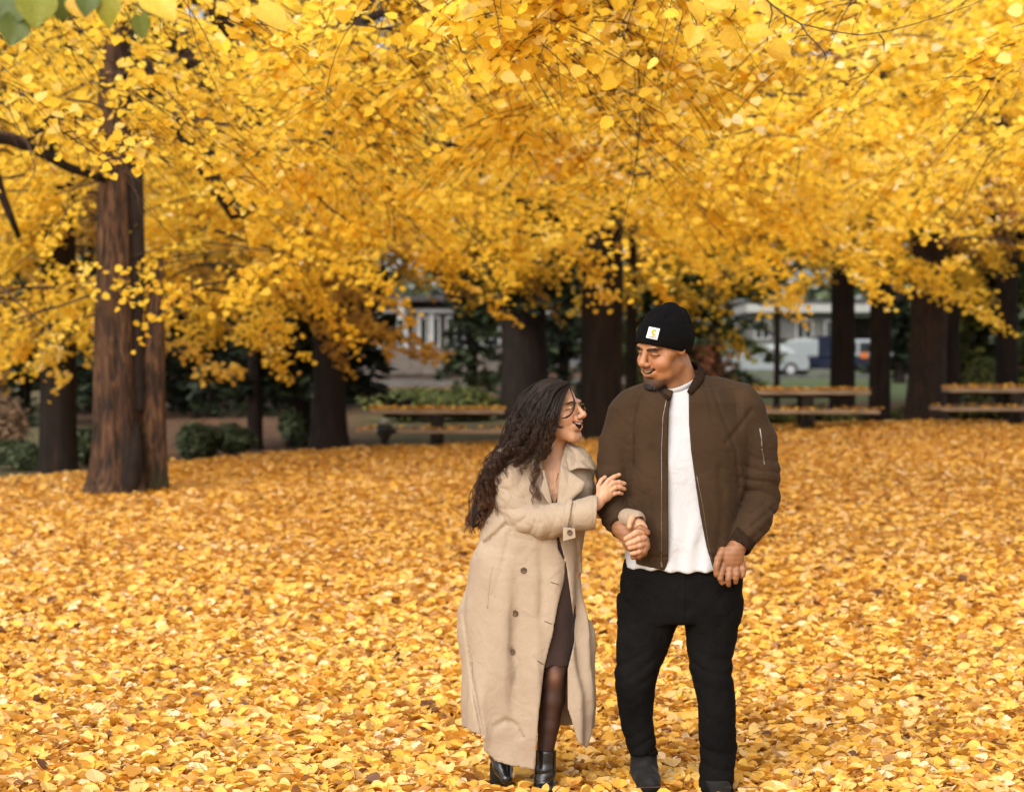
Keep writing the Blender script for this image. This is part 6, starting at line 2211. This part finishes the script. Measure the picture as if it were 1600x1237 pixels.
def flap(name, poly, mat, parent, base, thick=2.2, bulge=3.0, sub=5):
    """a soft cloth flap from an outline of (x, d, q) points fanned round its centre, with thickness and rounded edge"""
    P = np.array(poly, float)
    # resample the outline
    out = []
    for i in range(len(P)):
        a, b = P[i], P[(i + 1) % len(P)]
        for t in np.arange(sub) / sub: out.append(a * (1 - t) + b * t)
    O = np.array(out); c = O.mean(0)
    n_ = len(O)
    rings = [O * (1 - s) + c * s for s in (0, .06, .35, .7)]
    bul = [0, .5, .9, 1]
    V = [r + [0, -bulge * b - thick * (b > 0), 0] for r, b in zip(rings, bul)] + [[c[0], c[1] - bulge - thick, c[2]]]
    Vb = [O + [0, thick * .6, 0], [[c[0], c[1] + thick, c[2]]]]
    V = np.concatenate([np.atleast_2d(v) for v in V] + [np.atleast_2d(v) for v in Vb])
    Fq, Ft = [], []
    for l in range(3):
        for k in range(n_):
            Fq.append((l * n_ + k, l * n_ + (k + 1) % n_, (l + 1) * n_ + (k + 1) % n_, (l + 1) * n_ + k))
    ci = 4 * n_
    for k in range(n_): Ft.append((3 * n_ + k, 3 * n_ + (k + 1) % n_, ci))
    bi = 4 * n_ + 1
    for k in range(n_):
        Fq.append((k, bi + k, bi + (k + 1) % n_, (k + 1) % n_)); Ft.append((bi + k, bi + n_, bi + (k + 1) % n_))
    return mesh_np(name, to_world(V) - np.array(base), [np.array(Fq), np.array(Ft)], mat, parent)


sd = lambda x, q, o=0: surf_d(coat_f, x, q) - o
flap('collar', [(884, -6, 697), (890, -14, 695), (903, -20, 701), (919, -24, 716), (931, -20, 734), (919, -38, 731), (902, -42, 730), (888, -44, 735), (884, -36, 716)], M['coat'], coat, wb_, 2.4, 3)
flap('collar', [(842, -14, 706), (846, -34, 716), (847, -42, 731), (838, -44, 730), (829, -42, 729), (832, -34, 716)], M['coat'], coat, wb_, 2.4, 2)
flap('lapel', [(886, -40, 732), (900, -46, 742), (914, -50, 752), (908, -54, 764), (890, -56, 780), (873, -54, 794), (869, -52, 790), (871, -48, 760), (875, -42, 724)], M['coat'], coat, wb_, 2.2, 3)
flap('lapel', [(846, -42, 731), (849, -46, 742), (846, -50, 756), (843, -52, 764), (852, -54, 778), (861, -54, 790), (863, -52, 788), (857, -50, 760), (850, -44, 733)], M['coat'], coat, wb_, 2.0, 2)
# cuff of her far sleeve above the clasped hands
f = Field(np.arange(960, 1012, 1.3), np.arange(-100, -30, 1.3), np.arange(785, 830, 1.3))
f.chain([(978, -52, 806), (990, -70, 808)], [15, 15], 2)
f.cone((991, -74, 812), (1000, -84, 818), 12, 14, 1.2, 'sub')
sdf_object('cuff', f, M['coat'], coat, wb_, None, 1)

# ankle boots
f = Field(np.arange(818, 884, 1.5), np.arange(-100, 10, 1.5), np.arange(1165, 1270, 1.5))
f.chain([(853, -20, 1166), (852, -22, 1200), (850, -24, 1225)], [16.5, 16, 16], 4)
f.chain([(850, -26, 1228), (849, -50, 1238), (848, -78, 1248)], [16, 14.5, 9], 7)
cutplane(f, (0, 0, 1169), (0, 0, -1)); cutplane(f, (0, 0, 1253), (0, 0, 1))
f.put(lambda x, d, q: 1.0 * ridge(q * .22 + .04 * x) * np.exp(-((q - 1212) / 14) ** 2), (0, -199, 0), (999, 99, 9999), 1, 'off')
bt = sdf_object('boot', f, M['boot'], woman, wb_, None, 1)
MB().box(tuple(to_world(np.array([[850, -12, 1254.]]))[0] - np.array(wb_)), (.055, .05, .05), 0, .006).build('heel', M['boot'], bt)
f = Field(np.arange(745, 815, 1.5), np.arange(-50, 60, 1.5), np.arange(1145, 1235, 1.5))
f.chain([(775, 28, 1148), (779, 22, 1180)], [15, 15], 4)
f.chain([(780, 20, 1182), (786, 2, 1200), (791, -16, 1214)], [15, 14.5, 9.5], 7)
cutplane(f, (791, -16, 1225), (0, -.25, 1)); cutplane(f, (0, 0, 1150), (0, 0, -1))
bt = sdf_object('boot', f, M['boot'], woman, wb_, None, 1)
MB().box(tuple(to_world(np.array([[776, 30, 1212.]]))[0] - np.array(wb_)), (.05, .05, .08), 0, .006).build('heel', M['boot'], bt)

# hair: a dark underlying mass and several hundred curling locks
f = Field(np.arange(725, 900, 1.8), np.arange(-60, 60, 1.8), np.arange(588, 830, 1.8))
f.ell(HW.w((0, -.022, .038)), np.array([.079, .098, .088]) * HW.s, 3, 'add', HW.R)
f.chain([(838, 16, 640), (824, 12, 672), (802, 8, 706), (780, 2, 728)], [30, 25, 18, 13], 12)
f.chain([(780, 2, 728), (762, -6, 760), (748, -10, 800), (742, -10, 818)], [17, 14, 10, 5], 8)
f.chain([(846, -24, 640), (838, -28, 670), (830, -32, 696)], [13, 13, 9], 10)
# clear the face
f.ell(HW.w((0, .075, -.012)), np.array([.085, .058, .078]) * HW.s, 4, 'sub', HW.R)
f.ell(HW.w((0, .06, -.085)), np.array([.09, .07, .055]) * HW.s, 4, 'sub', HW.R)
f.put(lambda x, d, q: 1.4 * np.sin(x * .28 + .10 * q + 2 * np.sin(q * .06)), (0, -99, 0), (9999, 99, 9999), 1, 'off')
hair = sdf_object('hair', f, M['hair'], woman, wb_, None, 1)
g = np.random.default_rng(77)
G = [  # guide locks (x, d, q), start jitter, end jitter, count, curl amplitude
    ([(878, 0, 598), (850, 14, 596), (822, 20, 615), (804, 22, 650), (790, 16, 692), (768, 8, 722), (752, 0, 770), (738, -6, 822)], 7, 11, 130, 5.0),
    ([(882, -8, 600), (852, -8, 600), (826, -14, 622), (810, -18, 658), (796, -16, 694), (776, -18, 716), (760, -20, 760), (747, -16, 812)], 6, 12, 130, 5.5),
    ([(884, -14, 601), (860, -26, 608), (842, -38, 636), (826, -42, 668), (806, -42, 696), (786, -38, 712), (768, -32, 744), (758, -28, 790)], 6, 10, 110, 5.0),
    ([(886, -18, 602), (866, -32, 612), (852, -44, 640), (842, -48, 670), (832, -46, 698), (822, -48, 708), (814, -50, 718), (806, -50, 724)], 6, 10, 90, 4.0),
    ([(884, -12, 600), (856, -18, 604), (834, -28, 628), (818, -32, 660), (806, -32, 694), (788, -30, 712), (770, -26, 742), (756, -24, 790)], 8, 10, 100, 5.0),
    ([(880, -4, 598), (850, 0, 598), (822, -2, 624), (806, -2, 660), (794, -2, 694), (774, -6, 722), (758, -8, 765), (744, -10, 812)], 8, 10, 80, 5.0),
    ([(886, -20, 602), (872, -36, 616), (860, -48, 642), (852, -50, 668), (846, -48, 694), (838, -50, 722), (832, -54, 748), (838, -58, 778)], 4, 5, 45, 4.0),
    ([(888, -22, 603), (878, -38, 618), (870, -48, 640), (866, -50, 662), (862, -48, 684), (856, -48, 700), (850, -48, 706), (846, -48, 712)], 4, 6, 60, 3.0),
    ([(888, -22, 603), (882, -38, 616), (877, -45, 632), (872, -49, 648), (869, -50, 658), (872, -51, 665), (877, -52, 666), (880, -52, 664)], 2.5, 1.2, 26, .4),
    ([(888, -20, 602), (892, -32, 612), (896, -38, 624), (896.5, -42, 634), (894, -45, 642), (889, -47, 648), (883, -49, 651), (878, -50, 652)], 1.2, .8, 20, .2),
    ([(872, 8, 597), (840, 30, 604), (815, 38, 634), (800, 34, 672), (788, 26, 704), (772, 16, 730), (758, 10, 776), (744, 4, 826)], 8, 10, 80, 5.0),
    ([(886, -16, 601), (874, -26, 606), (858, -36, 622), (846, -43, 650), (838, -46, 680), (828, -48, 700), (818, -50, 706), (808, -48, 704)], 5, 6, 70, 3.0)]
allp, allr, tips = [], [], []
mres = 50
per_lock = 9
for pts, j0, j1, cnt, amp in G:
    pts = np.array(pts, float)
    tt = np.linspace(0, 1, mres)
    sm_ = spath(pts, mres)
    nl_ = max(3, int(cnt * 1.15 / per_lock))
    k_ = nl_ * per_lock
    lid = np.repeat(np.arange(nl_), per_lock)
    J = lambda s: (g.normal(0, 1, (nl_, 3)) * s)[lid]
    A0, A1 = J([1, 1, .8]), J([1, .8, .9])
    P = sm_[None] + A0[:, None] * (j0 * .5 * (.6 + .4 * tt))[:, None] + A1[:, None] * (j1 * .52 * tt ** 1.4)[:, None]
    fr = (g.uniform(32, 54, nl_))[lid]; ph = g.uniform(0, 6.28, nl_)[lid]; am = (amp * 1.1 * g.uniform(.6, 1.15, nl_))[lid]
    own = g.normal(0, 1, (k_, 3))
    P = P + own[:, None] * (.25 if j0 < 3 else .75) * (1.1 + 1.5 * np.abs(np.sin(tt * 9 + 1)) * (tt > .2))[:, None]
    env = np.clip((tt - .12) / .5, 0, 1) ** 1.1 * (1 + .45 * np.clip((tt - .6) / .3, 0, 1))
    w_ = fr[:, None] * tt[None] + ph[:, None] + g.normal(0, .22, k_)[:, None]
    P[..., 0] += am[:, None] * env * np.cos(w_) * .85
    P[..., 1] += am[:, None] * env * np.sin(w_) * .85
    P[..., 2] += am[:, None] * env * .35 * np.sin(w_ * .5)
    allp.append(P); allr.append(g.uniform(.30, .62, k_))
    qv = P[..., 2]
    tips.append(np.clip(np.clip((qv - 645) / 150, 0, 1) * .72 + g.uniform(-.12, .30, k_)[:, None] * (qv > 640), 0, 1))
P = np.concatenate(allp)
# keep the locks out of the skull
Lc = HW.loc(P.reshape(-1, 3)) - np.array([0, -.022, .040])
rr = np.sqrt(((Lc / np.array([.083, .101, .091])) ** 2).sum(1))
fix = np.where(rr < 1.03, 1.03 / np.maximum(rr, .3), 1.0)
front = Lc[:, 1] > .055
fix = np.where(front & (rr > 1.0), 1.0, fix)
P = HW.w(Lc * fix[:, None] + np.array([0, -.022, .040])).reshape(P.shape)
lk = strands('lock', P, np.concatenate(allr), M['curl'], hair, wb_, np.concatenate(tips), 3, .5)
lk.name = 'curls'; tag(lk, kind='stuff')
# necklace
MB().tube((to_world(np.array([(848, -18, 735), (853, -26, 748), (859, -32, 758), (862, -34, 764), (866, -32, 756), (872, -24, 738)], float)) - np.array(wb_)).tolist(), .0009, 5).build('necklace', M['gold_wire'], woman, True)
